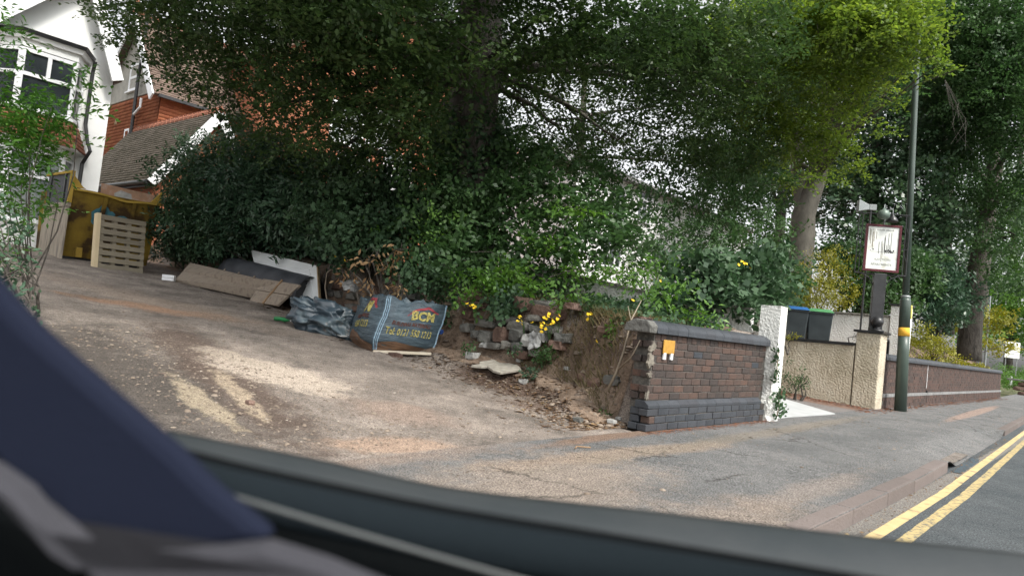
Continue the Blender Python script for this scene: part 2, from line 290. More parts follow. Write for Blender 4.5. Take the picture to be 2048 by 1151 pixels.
class MB:
    def __init__(s): s.v = []; s.f = []
    def add(s, v, f):
        n = len(s.v); s.v += [tuple(p) for p in v]; s.f += [tuple(i+n for i in q) for q in f]; return s
    def box(s, a, b, m=None):
        x0, y0, z0 = a; x1, y1, z1 = b
        v = [Vector(p) for p in ((x0, y0, z0), (x1, y0, z0), (x1, y1, z0), (x0, y1, z0), (x0, y0, z1), (x1, y0, z1), (x1, y1, z1), (x0, y1, z1))]
        if m is not None: v = [m @ p for p in v]
        return s.add(v, [(0, 3, 2, 1), (4, 5, 6, 7), (0, 1, 5, 4), (1, 2, 6, 5), (2, 3, 7, 6), (3, 0, 4, 7)])
    def prism(s, poly, axis, a, b):      # poly: 2D points; extruded along axis from a to b
        def P(p, h): return {'x': (h, p[0], p[1]), 'y': (p[0], h, p[1]), 'z': (p[0], p[1], h)}[axis]
        n = len(poly); v = [P(p, a) for p in poly]+[P(p, b) for p in poly]
        return s.add(v, [tuple(range(n)), tuple(range(2*n-1, n-1, -1))]+[(i, i+n, (i+1) % n+n, (i+1) % n) for i in range(n)])
    def beam(s, p, q, wd, th, up=(0, 0, 1)):
        p, q = Vector(p), Vector(q); d = (q-p); l = d.length; d.normalize(); upv = Vector(up)
        sd_ = d.cross(upv)
        if sd_.length < 1e-4: sd_ = d.cross(Vector((1, 0, 0)))
        sd_.normalize(); u2 = sd_.cross(d)
        m = Matrix((( d.x, sd_.x, u2.x, p.x), (d.y, sd_.y, u2.y, p.y), (d.z, sd_.z, u2.z, p.z), (0, 0, 0, 1)))
        return s.box((0, -wd/2, -th/2), (l, wd/2, th/2), m)
    def tube(s, pts, rad, n=8, cap=True):
        pts = [Vector(p) for p in pts]; rad = rad if hasattr(rad, '__len__') else [rad]*len(pts)
        rings = []; ref = None
        for i, p in enumerate(pts):
            d = (pts[min(i+1, len(pts)-1)]-pts[max(i-1, 0)]).normalized()
            if ref is None: ref = d.orthogonal().normalized()
            ref = (ref-d*ref.dot(d)).normalized(); b2 = d.cross(ref)
            rings.append([p+(ref*math.cos(6.2832*k/n)+b2*math.sin(6.2832*k/n))*rad[i] for k in range(n)])
        v = [q for r in rings for q in r]
        f = [(i*n+k, i*n+(k+1) % n, (i+1)*n+(k+1) % n, (i+1)*n+k) for i in range(len(pts)-1) for k in range(n)]
        if cap: f += [tuple(range(n-1, -1, -1)), tuple((len(pts)-1)*n+k for k in range(n))]
        return s.add(v, f)
    def lathe(s, prof, c=(0, 0, 0), n=20):
        v = [(c[0]+r*math.cos(6.2832*k/n), c[1]+r*math.sin(6.2832*k/n), c[2]+z) for r, z in prof for k in range(n)]
        f = [(i*n+k, i*n+(k+1) % n, (i+1)*n+(k+1) % n, (i+1)*n+k) for i in range(len(prof)-1) for k in range(n)]
        f += [tuple(range(n-1, -1, -1)), tuple((len(prof)-1)*n+k for k in range(n))]
        return s.add(v, f)
    def mesh(s, name):
        me = bpy.data.meshes.new(name); me.from_pydata(s.v, [], s.f); me.update(); return me
    def build(s, name, mat, parent=None, bevel=0, smooth=False, **k):
        o = link(name, s.mesh(name), mat, parent, **k)
        if smooth: o.data.shade_smooth()
        if bevel:
            b = o.modifiers.new('bevel', 'BEVEL'); b.width = bevel; b.segments = 2; b.limit_method = 'ANGLE'
        return o
def boxpart(name, a, b, mat, parent=None, bevel=0): return MB().box(a, b).build(name, mat, parent, bevel=bevel)
def copy_tree(o, parent=None):
    c = o.copy(); C.objects.link(c)
    if parent: c.parent = parent
    for ch in o.children: copy_tree(ch, c)
    return c
def smst(x, a, b): x = min(1, max(0, (x-a)/(b-a))); return x*x*(3-2*x)
def fbm(x, y, z=0, o=4): return noise.fractal((x, y, z), 1.0, 2.0, o)
# ------------------------------------------------------------------ ground shape
def koff(s):
    return 1.2 if s < 7 else 1.2+.021*(s-7)
def drive_z(s, t):
    z = -.364-.0184*s+.105*min(t, 18)+.04*max(0, t-18)
    return (z+math.sqrt(z*z+.004))/2-.01
def edge_s(t): return 6.35+.75*smst(t, 3.9, 5.4)+.28*smst(t, 8.8, 10.2)
def top_z(s, t): return 1.03+.075*min(t-3.5, 14)+.05*min(max(0, s-7.5), 3)+.02*max(0, t-17.5)
def land_z(s, t):                      # left side: dirt drive, debris slope, garden
    e = edge_s(t); d = drive_z(s, t)
    n = fbm(s*1.3, t*1.3)*.03+fbm(s*6, t*6, 3)*.008
    litter = .22*smst(s, e-.75, e)*smst(t, 3.75, 4.6)*(1-smst(t, 8.3, 9.6))
    k = smst(s, e-.02, e+.45+.15*fbm(t*2, 1.1))
    if s > e-.8: n += fbm(s*3, t*3, 7)*.05*smst(s, e-.8, e)
    return (d+litter)*(1-k)+top_z(s, t)*k+n*smst(t, 3.5, 4.3)
def onland(px, py):
    r = ray(px, py); k = 3.0
    while k < 22:
        p = Vector((0, 0, H))+r*k
        if p.z < land_z(p.x, p.y)+.012: return p
        k += .02
    return Vector((0, 0, H))+r*k
def grid(name, xs, ys, zf, mat, lab=None, kind='structure', smooth=True, parent=None):
    nx, ny = len(xs), len(ys)
    V = [(x, y, zf(x, y)) for y in ys for x in xs]
    Q = [(j*nx+i, j*nx+i+1, (j+1)*nx+i+1, (j+1)*nx+i) for j in range(ny-1) for i in range(nx-1)]
    me = npmesh(name, V, Q); o = link(name, me, mat, parent); me.shade_smooth() if smooth else None
    if kind: o['kind'] = kind
    return o
def lin(a, b, st): n = max(1, int(round((b-a)/st))); return [a+(b-a)*i/n for i in range(n+1)]
# materials of the ground
gm = GM('driveway_dirt', [(.0, (.105, .092, .080)), (.4, (.175, .150, .130)), (.7, (.225, .193, .167)), (1, (.285, .243, .208))], scale=1.6)
P = lambda x, y: ondrive(x, y)
def st_line(x0, y0, x1, y1, wd, col, **k):
    a, b = P(x0, y0), P(x1, y1); d = b-a
    gm.stain(((a.x+b.x)/2, (a.y+b.y)/2), d.length/2, wd, math.degrees(math.atan2(d.y, d.x)), col, **k)
st_line(80, 640, 480, 900, .9, (.055, .048, .042), soft=.5, warp=2.2, op=.85)          # dark damp left strip
st_line(330, 640, 620, 900, .35, (.09, .065, .052), soft=.5, warp=2.4, op=.8)
st_line(150, 590, 480, 640, .3, (.30, .17, .10), soft=.5, warp=2.4, op=.7)
st_line(60, 540, 560, 660, .5, (.24, .19, .15), soft=.6, warp=2, op=.6)
st_line(450, 710, 680, 790, .50, (.40, .34, .28), soft=.25, warp=1.5, op=.92)           # pale patch
st_line(400, 690, 520, 730, .22, (.34, .29, .235), soft=.3, warp=2.0, op=.8)
st_line(430, 740, 520, 830, .10, (.32, .26, .19), soft=.25, warp=2.6, op=.85)
st_line(345, 745, 470, 860, .11, (.30, .25, .18), soft=.25, warp=2.8, op=.85)
st_line(700, 800, 900, 850, .35, (.24, .18, .145), soft=.5, warp=1.6, op=.7)
st_line(900, 740, 1250, 840, .55, (.085, .055, .04), soft=.3, warp=1.4, op=.9)          # dark litter soil
st_line(1000, 800, 1280, 860, .3, (.12, .08, .06), soft=.4, warp=1.4, op=.7)
st_line(640, 895, 900, 905, .22, (.30, .215, .16), soft=.35, warp=1.6, op=.85)
M['drive'] = gm.done(.6)
gm = GM('bank_soil', [(.0, (.09, .066, .048)), (.5, (.18, .13, .095)), (1, (.27, .205, .155))], scale=2.5, bump=.9, bscale=25)
M['soil'] = gm.done(.4)
gm = GM('pavement_asphalt', [(.0, (.11, .113, .113)), (.5, (.15, .15, .148)), (1, (.185, .182, .177))], scale=1.1, bump=.8, bscale=110)
for c, ax, ay, an, col, sf, wp, op in (
        ((3.3, 2.5), 1.3, .55, 12, (.29, .235, .19), .5, 2.2, .7),
        ((2.6, 3.6), 1.6, .35, 0, (.27, .21, .17), .5, 2.0, .75),
        ((5.0, 2.88), 1.5, .16, -3, (.28, .22, .17), .4, 1.6, .8),
        ((8.5, 2.95), 4.0, .13, 2, (.22, .19, .15), .5, 1.8, .6),
        ((5.2, 1.55), 1.3, .13, 0, (.26, .22, .19), .5, 2.2, .6),
        ((3.6, 1.5), 1.0, .3, 0, (.26, .21, .17), .5, 2.0, .7),
        ((5.6, 3.42), 1.2, .1, 4, (.20, .13, .09), .5, 2.0, .8),
        ((20, 2.4), 5, .14, 1.8, (.30, .22, .18), .2, .5, .8)):
    gm.stain(c, ax, ay, an, col, sf, wp, op)
gm.cracks()
M['pavement'] = gm.done(.8)
gm = GM('road_asphalt', [(.0, (.07, .08, .085)), (1, (.10, .11, .115))], scale=1.5, bump=.8, bscale=120)
gm.stain((5, 1.13), 60, .075, 0, (.24, .22, .195), .2, .5, .75)
M['road'] = gm.done(.7)
gm = GM('side_drive_asphalt', [(.0, (.13, .12, .115)), (1, (.19, .175, .165))], scale=2, bump=.6)
gm.stain((14.4, 4.5), .45, 2.5, 0, (.17, .10, .07), .4, 1.4, .8)
M['sidedrive'] = gm.done(.4)
gm = GM('distant_ground', [(.0, (.06, .08, .03)), (1, (.11, .10, .055))], scale=.5)
M['far'] = gm.done(.3)
# ------------------------------------------------------------------ setting
grid('ground', [-160, -60, 60, 260], [-160, -40, 60, 260], lambda x, y: -.32, M['far'])
def dx(l, r, lo, hi): return lin(lo, l, .35)[:-1]+lin(l, r, .07)+lin(r, hi, .45)[1:]
grid('dirt_driveway', lin(-3, 2, .25)[:-1]+lin(2, 5.6, .10)[:-1]+lin(5.6, 8.1, .045)[:-1]+lin(8.1, 9.42, .12), lin(3.46, 10, .07)[:-1]+lin(10, 16, .12)[:-1]+lin(16, 30, .7),
     lambda x, y: -.08 if (y < 3.68 and x > 6.12) else land_z(x, y)-.004*(y < 3.6), M['drive'])
# soil skin over the bank face and garden, 4 mm proud of the drive sheet
def soil_poly():
    xs_n = 26; ys = lin(3.9, 16, .09)+lin(16.5, 30, .6)
    V = []; Q = []
    for j, y in enumerate(ys):
        e = edge_s(y)-.35+.18*fbm(y*1.7, 5)+.05*fbm(y*8, 2)
        for i in range(xs_n):
            u_ = i/(xs_n-1); x = e+(9.4-e)*(u_**1.4)
            V.append((x, y, land_z(x, y)+.012-.012*(i == 0)))
    for j in range(len(ys)-1):
        for i in range(xs_n-1): Q.append((j*xs_n+i, j*xs_n+i+1, (j+1)*xs_n+i+1, (j+1)*xs_n+i))
    me = npmesh('garden_bank', V, Q); me.shade_smooth(); o = link('garden_bank', me, M['soil']); o['kind'] = 'structure'
soil_poly()
grid('hillside', lin(9.55, 60, 2.5), lin(6.2, 60, 2), lambda x, y: (1.25+.05*(y-6)+.02*(x-9) if x > 15.3 or y > 9 else .2) if y > 6.3 else 0.1, M['soil'])
def side_z(s, t): return .0+.03*max(0, t-3.46)+.055*max(0, t-4.6)
grid('side_driveway', lin(9.42, 15.1, .3), lin(3.46, 9.2, .25), lambda x, y: side_z(x, y)-.006, M['sidedrive'])
m = MB()
ap = [(9.75, 3.5), (12.3, 3.42), (13.1, 4.3), (13.75, 5.4), (13.6, 6.6), (9.7, 6.6)]
m.add([(x, y, side_z(x, y)+.012) for x, y in ap]+[(x, y, side_z(x, y)-.05) for x, y in ap], [tuple(range(6))]+[(i, i+6, (i+1) % 6+6, (i+1) % 6) for i in range(6)])
o = m.build('concrete_apron', M['concrete']); o['kind'] = 'structure'
def terr_z(s, t):
    b = .98+.75*smst(t, 3.9, 5.6)*smst(s, 20.5, 23)+.04*max(0, t-6)
    return b+.03*fbm(s*.8, t*.8)
grid('terrace', lin(15.28, 36, .35), [3.7, 3.95]+lin(4.2, 8, .3)+lin(8.6, 24, 1.4), terr_z, M['soil'])
def pave_z(s, t):
    k = koff(s); drop = 0
    dz = max(smst(s, 8.5, 9.1)*(1-smst(s, 14.0, 14.75)), 1-smst(s, 3.2, 4.1))
    drop = .095*dz*(1-smst(t, k, k+.55))
    return -drop+.006*fbm(s*.9, t*.9)*smst(t, k+.14, k+.5)
def pave():
    xs = lin(-12, 3, 1)[:-1]+lin(3, 16, .15)[:-1]+lin(16, 90, 1.2); n = 18; V = []; Q = []
    for x in xs:
        k = koff(x); a = k
        for i in range(n):
            y = a+(3.52-a)*i/(n-1) if x < 34.5 else a+(3.52+.03*(x-34.5)-a)*i/(n-1); V.append((x, y, pave_z(x, y)))
    for j in range(len(xs)-1):
        for i in range(n-1): Q.append((j*n+i, (j+1)*n+i, (j+1)*n+i+1, j*n+i+1))
    me = npmesh('pavement', V, Q); me.shade_smooth(); o = link('pavement', me, M['pavement']); o['kind'] = 'structure'
pave()
def roadm():
    xs = lin(-14, 30, 1)+lin(32, 92, 4); V = []; Q = []; n = 4
    for x in xs:
        for i in range(n): V.append((x, koff(x)+.3-(8.8)*i/(n-1), -.1))
    for j in range(len(xs)-1):
        for i in range(n-1): Q.append((j*n+i, j*n+i+1, (j+1)*n+i+1, (j+1)*n+i))
    me = npmesh('road', V, Q); o = link('road', me, M['road']); o['kind'] = 'structure'
roadm()
def strip(name, a0, a1, x0, x1, z, mat, step=.3, jag=0):
    xs = lin(x0, x1, step); V = []; Q = []
    for x in xs:
        j = jag*fbm(x*5, a0*9)
        V += [(x, koff(x)-a0+j, z), (x, koff(x)-a1+j*.5, z)]
    for i in range(len(xs)-1): Q.append((2*i, 2*i+1, 2*i+3, 2*i+2))
    me = npmesh(name, V, Q); o = link(name, me, mat); o['kind'] = 'structure'; return o
strip('yellow_line', .13, .205, -10, 85, -.0955, M['yellowline'], .12, .006)
strip('yellow_line', .27, .345, -10, 85, -.0955, M['yellowworn'], .05, .008)
o = strip('tar_patch', .02, .11, 8.5, 10.2, -.0945, mk('blue_tar', [(.04, .06, .075), (.06, .085, .10)], bump=.5, bscale=60), .1, .04)
gm = GM('worn_concrete', [(.15, .13, .115), (.21, .185, .16)], scale=4)
o = strip('worn_patch', -.20, -.03, 8.9, 10.3, -.072, gm.done(), .1, .03)
# kerb
kr = bpy.data.objects.new('kerb', None); C.objects.link(kr); kr['kind'] = 'structure'
ks = MB().box((-.45, 0, -.16), (.447, .128, .004)).mesh('kerb_stone'); ks.materials.append(M['kerb'])
def kstone(x, y, ang, z=0):
    o = link('kerb_stone', ks, None, kr, loc=(x, y, z), rot=(0, 0, ang))
    b = o.modifiers.new('bevel', 'BEVEL'); b.width = .014; b.segments = 2
x = 4.45
for i in range(5): kstone(x+.0, koff(x), math.atan2(koff(x+.4)-koff(x-.4), .8), random.uniform(-.004, .004)); x += .9*.94 if i == 3 else .9
kstone(8.62, koff(8.3)+.30, math.radians(38), -.012)
x = 15.25
for i in range(14): kstone(x, koff(x), math.atan2(koff(x+.4)-koff(x-.4), .8)); x += .9
kstone(14.55, koff(14.4)+.32, math.radians(-40), -.012)
m = MB()
for i in range(60):
    xx = 28+i*.9; m.box((xx, koff(xx+.45), -.16), (xx+.89, koff(xx+.45)+.128, .004))
o = m.build('distant_kerb_stones', M['kerb'], kr); o['kind'] = 'stuff'
# ------------------------------------------------------------------ near brick wall
wall = thing('brick_wall', 'short dark brick wall with rounded blue coping and ragged broken left end', 'wall', (6.23, 3.5, 0))
def roundcope(l):
    prof = [(-.045, .0), (-.045, .03)]+[(.11-.155*math.cos(a), .045+.085*math.sin(a)) for a in [math.pi*i/18 for i in range(19)]]+[(.265, .03), (.265, 0)]
    return MB().prism(prof, 'x', 0, l)
bk = [MB().box((0, 0, 0), (.215, .10, .066)).mesh('brick') for _ in range(1)][0]; bk.materials.append(M['brick'])
bkb = bk.copy(); bkb.materials.clear(); bkb.materials.append(M['bluebrick'])
hd = MB().box((0, 0, 0), (.105, .10, .066)).mesh('brick'); hd.materials.append(M['brick'])
def brick(me, x, y, z, rz=0, par=wall):
    j = random.uniform
    o = link('brick', me, None, par, loc=(x+j(-.002, .002), y+j(-.004, .003), z+j(-.0015, .0015)), rot=(j(-.006, .006), j(-.004, .004), rz+j(-.01, .01)))
    b = o.modifiers.new('bevel', 'BEVEL'); b.width = .004; b.segments = 1
    return o
WL = 3.05
for c in range(13):
    z = .005+c*.075; front = -.05 if c < 3 else 0
    if c == 3: continue
    x0 = random.uniform(-.03, .06)+(.02 if c > 3 else -.04); me = bkb if c < 3 else bk
    x = x0
    if c == 12:
        while x < WL-.1: brick(hd, x, front, z); x += .1145
    else:
        if c % 2: brick(hd, x, front, z); x += .115
        while x < WL-.21: brick(bkb if c > 8 and random.random() < .08 else me, x, front, z); x += .225
        if WL-x > .11: brick(hd, x, front, z)
    brick(me if me is bkb else bk, x0+random.uniform(-.03, .03), .112 if c > 3 else .06, z)
pl = MB().prism([(-.05, 0), (-.05, .028), (0, .07), (.1, .07), (.1, 0)], 'x', 0, .222).mesh('plinth_brick'); pl.materials.append(M['bluebrick'])
x = -.03
while x < WL-.2: link('plinth_brick', pl, None, wall, loc=(x, 0, .228)); x += .226
MB().box((.05, -.04, 0), (WL, .20, .224)).box((.05, .008, .224), (WL, .205, .975)).build('mortar_core', M['mortar'], wall)
cp = roundcope(.221).mesh('coping_brick'); cp.materials.append(M['bluebrick']); 
x = .02
while x < WL-.02: link('coping_brick', cp, None, wall, loc=(x, random.uniform(-.0015, .0015), .978)); x += .2245
m = MB(); m.prism([(-.04, 0), (-.05, .07), (.0, .12), (.14, .13), (.24, .08), (.26, 0)], 'x', -.13, .015); m.build('broken_coping_stone', M['stonegrey'], wall, bevel=.01).location = (0, 0, .975)
def blob(name, mat, par, c, r, seed=0, sub=2, sq=.25, flat=False, loc=None, rot=None):
    bm = bmesh.new(); bmesh.ops.create_icosphere(bm, subdivisions=sub, radius=1)
    for v in bm.verts:
        n = 1+sq*noise.fractal(v.co*1.3+Vector((seed*7.1, seed, 0)), 1, 2, 3)
        p = v.co.copy()
        for a in range(3): p[a] = math.copysign(abs(p[a])**(.6 if sub != 2 else .38), p[a])
        v.co = Vector((p.x*r[0]*n, p.y*r[1]*n, p.z*r[2]*n))
    me = bpy.data.meshes.new(name); bm.to_mesh(me); bm.free()
    return link(name, me, mat, par, loc=c, rot=rot)
m = MB(); rr = random.Random(11)
for x, z, a, b in ((.04, .83, .06, .07), (.02, .70, .07, .08), (.03, .56, .05, .04), (.02, .36, .03, .06), (.03, .26, .05, .03)):
    pts = [(x+a*rr.uniform(.35, 1.25)*math.cos(k*.45), z+b*rr.uniform(.4, 1.2)*math.sin(k*.45)) for k in range(14)]
    m.prism(pts, 'y', -.0045, .02)
o = m.build('mortar_smears', M['palemortar'], wall); o['kind'] = 'stuff'
# yellow hydrant plate
hp = thing('hydrant_plate', 'small amber plate on two white pegs fixed near top left of the dark brick wall', 'sign', (6.56, 3.487, .72))
m = MB().box((-.12, -.012, .06), (.12, 0, .20)); m.build('plate', mk('dull_amber_plate', [(.34, .18, .035), (.46, .26, .05)], scale=20, bump=.1), hp, bevel=.008)
for sx in (-.075, .075): boxpart('peg', (sx-.024, -.012, 0), (sx+.024, .004, .067), M['upvc'], hp)
# ------------------------------------------------------------------ posts and rendered walls
def rendered(name, label, cat, a, b, mat, capmat=None, cap=None, loc=(0, 0, 0)):
    t = thing(name, label, cat, loc)
    m = MB(); m.box(a, b); m.build('wall_body', mat, t, bevel=.012)
    if cap: MB().box(*cap).build('coping', capmat, t, bevel=.01)
    return t
gp = thing('gate_post', 'tall white roughcast gate post with ivy, at right end of near brick wall', 'gate post', (9.29, 3.36, 0))
bm = bmesh.new(); bmesh.ops.create_cube(bm, size=1)
bmesh.ops.subdivide_edges(bm, edges=bm.edges[:], cuts=14, use_grid_fill=True)
for v in bm.verts:
    x, y, z = v.co.x+.5, v.co.y+.5, v.co.z+.5
    p = Vector((x*.24, y*.27, z*1.56-.04))
    low = 1-smst(p.z, .1, .75)
    if x < .5 and y < .6: p.x += .10*low*fbm(p.z*7, 3)+.02*fbm(p.z*20, y*5)*low; p.y += .12*low*(.5+fbm(p.z*5, 9))*(.5-x)*(1.6)
    v.co = p
me = bpy.data.meshes.new('post_body'); bm.to_mesh(me); bm.free(); link('post_body', me, M['whiterender'], gp)
t = thing('garden_side_wall', 'cream roughcast side wall running back behind white gate post', 'wall', (9.42, 3.83, 0))
m = MB(); m.prism([(0, 0), (0, 1.42), (1.2, 1.5), (4.6, 2.0), (4.6, 0)], 'x', 0, .16); m.build('wall_body', M['whiterender'], t)
m = MB(); m.prism([(-.02, 1.425), (-.02, 1.475), (1.2, 1.555), (4.62, 2.055), (4.62, 2.0), (1.2, 1.505)], 'x', -.03, .19); m.build('coping', M['stonegrey'], t)
t = thing('ramp_wall', 'low cream roughcast wall with thin black coping below the wheelie bins', 'wall', (15.1, 3.95, 0))
m = MB(); m.prism([(0, -.1), (0, 1.19), (5, 1.08), (5, -.1)], 'x', 0, .16); m.build('wall_body', M['render'], t)
m = MB(); m.prism([(0, 1.192), (0, 1.25), (5, 1.14), (5, 1.082)], 'x', -.03, .19); m.build('coping', M['black'], t)
pr = thing('gate_pier', 'square cream roughcast pier with black cap and ball under the apartment sign', 'gate pier', (15.1, 3.48, 0))
m = MB(); m.box((0, 0, -.05), (.5, .45, 1.47)); m.build('pier_body', M['render'], pr, bevel=.02)
m = MB(); m.box((-.05, -.05, 1.472), (.55, .50, 1.52)); m.build('cap', M['black'], pr, bevel=.008)
m = MB(); m.lathe([(.13, 0), (.13, .02), (.09, .04), (.05, .06), (.045, .085), (.08, .11), (.108, .15), (.115, .19), (.10, .24), (.06, .28), (.01, .295)], (.14, .12, 1.522), 20); m.build('ball_finial', M['black'], pr, smooth=True)
# apartment sign
sg = thing('apartment_sign', 'white apartment sign in maroon frame on black post, lamps and ironwork above', 'sign', (15.35, 3.66, 1.52), rotz=math.radians(-62))
boxpart('post', (-.115, -.06, 0), (.115, .06, 1.16), M['black'], sg, .006)
boxpart('post_notice', (.117, -.04, .5), (.119, .01, .72), M['upvc'], sg)
SW, SH, z0 = .66, .95, 1.20
m = MB()
m.box((-SW/2, -.035, z0), (SW/2, .035, z0+.045)).box((-SW/2, -.035, z0+SH-.045), (SW/2, .035, z0+SH)).box((-SW/2, -.035, z0+.047), (-SW/2+.045, .035, z0+SH-.047)).box((SW/2-.045, -.035, z0+.047), (SW/2, .035, z0+SH-.047))
m.build('frame', M['maroon'], sg, bevel=.004)
boxpart('sign_face', (-SW/2+.047, -.018, z0+.047), (SW/2-.047, .018, z0+SH-.047), M['signwhite'], sg)
def text(txt, size, mat, par, name, loc, rot=(math.pi/2, 0, 0), ext=.0015, bold=0, fn=None, xs=1.0, align='CENTER', shear=0):
    cu = bpy.data.curves.new(name, 'FONT'); cu.body = txt; cu.size = size; cu.extrude = ext; cu.align_x = align; cu.offset = bold; cu.shear = shear; cu.resolution_u = 2
    tmp = bpy.data.objects.new('tmp', cu); C.objects.link(tmp); dg = bpy.context.evaluated_depsgraph_get()
    me = bpy.data.meshes.new_from_object(tmp.evaluated_get(dg)); bpy.data.objects.remove(tmp); bpy.data.curves.remove(cu)
    me.materials.clear()
    mt = Matrix.Translation(loc) @ Matrix(((xs, 0, 0, 0), (0, 0, -1, 0), (0, 1, 0, 0), (0, 0, 0, 1)))
    me.transform(mt)
    if fn:
        for v in me.vertices: v.co = fn(v.co)
    return link(name, me, mat, par)
text('AZELMORE', .062, M['signgrey'], sg, 'lettering', (.02, -.0185, z0+.225))
text('APARTMENTS', .062, M['signgrey'], sg, 'lettering', (0, -.0185, z0+.125), bold=.0008)
m = MB(); [m.box((-.12+k*.024, -.0195, z0+SH-.125), (-.104+k*.024, -.0185, z0+SH-.10+.008*(k % 4 == 0))) for k in range(13) if k != 6]
m.build('faint_print', M['signgrey'], sg)['kind'] = 'stuff'
m = MB(); rr = random.Random(3)
for x, a, b in ((-.07, .36, .60), (0, .36, .50), (-.02, .4, .62), (.04, .36, .74), (.10, .40, .78), (.075, .38, .55), (.15, .38, .80), (.03, .42, .7), (.125, .42, .55)):
    m.box((x, -.0205, z0+a), (x+.008, -.0185, z0+b))
for i in range(22):
    x = rr.choice((-.2, .16, .2, .06, .12))+rr.uniform(-.03, .03); zz = z0+.40+rr.uniform(-.02, .03); m.box((x, -.0203, zz), (x+.022, -.0185, zz+rr.uniform(.01, .035)))
m.box((-.2, -.0201, z0+.395), (.24, -.0185, z0+.399)); m.build('harbour_drawing', M['signdark'], sg)
m = MB()
for x, a, b in ((-.25, .62, .86), (-.235, .55, .84), (-.20, .50, .85), (-.19, .45, .8), (-.17, .6, .85), (-.02, .2, .6), (0, .25, .58), (-.13, .65, .8)): m.box((x, -.0195, z0+a), (x+.009, -.0185, z0+b))
m.build('dirt_streaks', M['stain'], sg)
m = MB()   # ironwork
for sx in (-1, 1):
    for d in (.40, .47): m.tube([(sx*d, 0, z0-.05), (sx*d, 0, z0+SH+.22)], .009, 6)
    for zz in (z0-.04, z0+SH*.5, z0+SH+.2): m.tube([(sx*.33, 0, zz), (sx*.47, 0, zz)], .008, 6)
    m.tube([(sx*(.435+.035*math.cos(a*.5)), 0, z0+.15+a*.045) for a in range(18)], .006, 5)
    m.tube([(sx*.10, 0, z0-.30), (sx*.2, 0, z0-.13), (sx*.36, 0, z0-.05), (sx*.47, 0, z0-.05)], .012, 6)
m.tube([(-.47, 0, z0-.05), (.47, 0, z0-.05)], .014, 6); m.tube([(-.47, 0, z0+SH+.22), (.47, 0, z0+SH+.22)], .009, 6)
for k in range(5): m.tube([(-.32+k*.16+.05*math.cos(a), 0, z0-.12+.05*math.sin(a)) for a in np.linspace(0, 5, 10)], .006, 5)
m.build('ironwork', M['black'], sg)
lm = MB().lathe([(.02, .16), (.035, .13), (.09, .10), (.118, .04), (.115, -.01), (.08, -.055), (.03, -.07)], (-.08, -.22, z0+SH+.14), 18).build('lamp', M['copper'], sg, smooth=True)
MB().tube([(.0, 0, z0+SH), (.0, -.03, z0+SH+.26), (-.03, -.12, z0+SH+.37), (-.07, -.2, z0+SH+.37), (-.08, -.22, z0+SH+.29)], .011, 6).build('lamp_arm', M['galv'], lm)
lm = MB().lathe([(.02, .16), (.03, .13), (.08, .08), (.11, .02), (.105, .0), (.02, -.01)], (.13, -.05, z0+SH+.06), 16).build('lamp', M['black'], sg, smooth=True)
MB().tube([(.0, 0, z0+SH), (.04, 0, z0+SH+.28), (.09, -.03, z0+SH+.33), (.13, -.05, z0+SH+.30), (.13, -.05, z0+SH+.2)], .011, 6).build('lamp_arm', M['galv'], lm)
fl = thing('floodlight', 'small grey horn shaped floodlight on thin pole left of the sign lamps', 'floodlight', (15.7, 4.12, .98), rotz=math.radians(-60))
MB().tube([(.1, 0, 0), (.1, 0, 3.12)], .02, 6).build('pole', M['black'], fl)
m = MB(); m.add([(-.16, -.09, 3.02), (-.16, .09, 3.02), (-.16, .09, 3.27), (-.16, -.09, 3.27), (.06, -.05, 3.08), (.06, .05, 3.08), (.06, .05, 3.18), (.06, -.05, 3.18)], [(0, 1, 2, 3), (7, 6, 5, 4), (0, 4, 5, 1), (1, 5, 6, 2), (2, 6, 7, 3), (3, 7, 4, 0)]).box((.062, -.05, 3.07), (.2, .05, 3.19))
m.build('lamp_housing', M['galv'], fl, bevel=.006)
# bins
def bin_(x, y, label, lid):
    t = thing('wheelie_bin', label, 'wheelie bin', (x, y, .98), rotz=math.radians(-66), group='wheelie bins')
    m = MB(); a, b = .235, .29
    m.add([(-a, -.27, .07), (a, -.27, .07), (a, .22, .07), (-a, .22, .07), (-b, -.33, .98), (b, -.33, .98), (b, .33, .98), (-b, .33, .98)], [(0, 3, 2, 1), (4, 5, 6, 7), (0, 1, 5, 4), (1, 2, 6, 5), (2, 3, 7, 6), (3, 0, 4, 7)])
    m.build('body', M['binbody'], t, bevel=.03)
    boxpart('rim', (-.305, -.345, .94), (.305, .335, .985), M['binbody'], t, .01)
    l = MB(); l.add([(-.31, -.37, .99), (.31, -.37, .99), (.31, .34, .99), (-.31, .34, .99), (-.24, -.25, 1.07), (.24, -.25, 1.07), (.26, .3, 1.075), (-.26, .3, 1.075)], [(0, 3, 2, 1), (4, 5, 6, 7), (0, 1, 5, 4), (1, 2, 6, 5), (2, 3, 7, 6), (3, 0, 4, 7)])
    l.build('lid', lid, t, bevel=.02)
    MB().tube([(-.25, .38, .98), (.25, .38, .98)], .016, 8).build('handle', M['binbody'], t)
    for sx in (-.25, .25): MB().tube([(sx-.025, .24, .10), (sx+.025, .24, .10)], .10, 14).build('wheel', M['blackmatt'], t)
    m = MB(); [m.box((-.07+k*.022, -.3095, .705), (-.054+k*.022, -.306, .722+.006*(k % 3 == 0))) for k in range(8)]
    m.build('faint_print', M['upvc'], t)['kind'] = 'stuff'
    boxpart('crest', (-.105, -.309, .70), (-.08, -.306, .73), M['upvc'], t)
    return t
pa = at(1588, 650, 17.4); pb = at(1636, 650, 17.4)
bin_(pa.x, pa.y, 'charcoal wheelie bin with blue lid, beside the white gate post', M['binblue'])
bin_(pb.x, pb.y, 'charcoal wheelie bin with green lid, right of the blue lidded one', M['bingreen'])
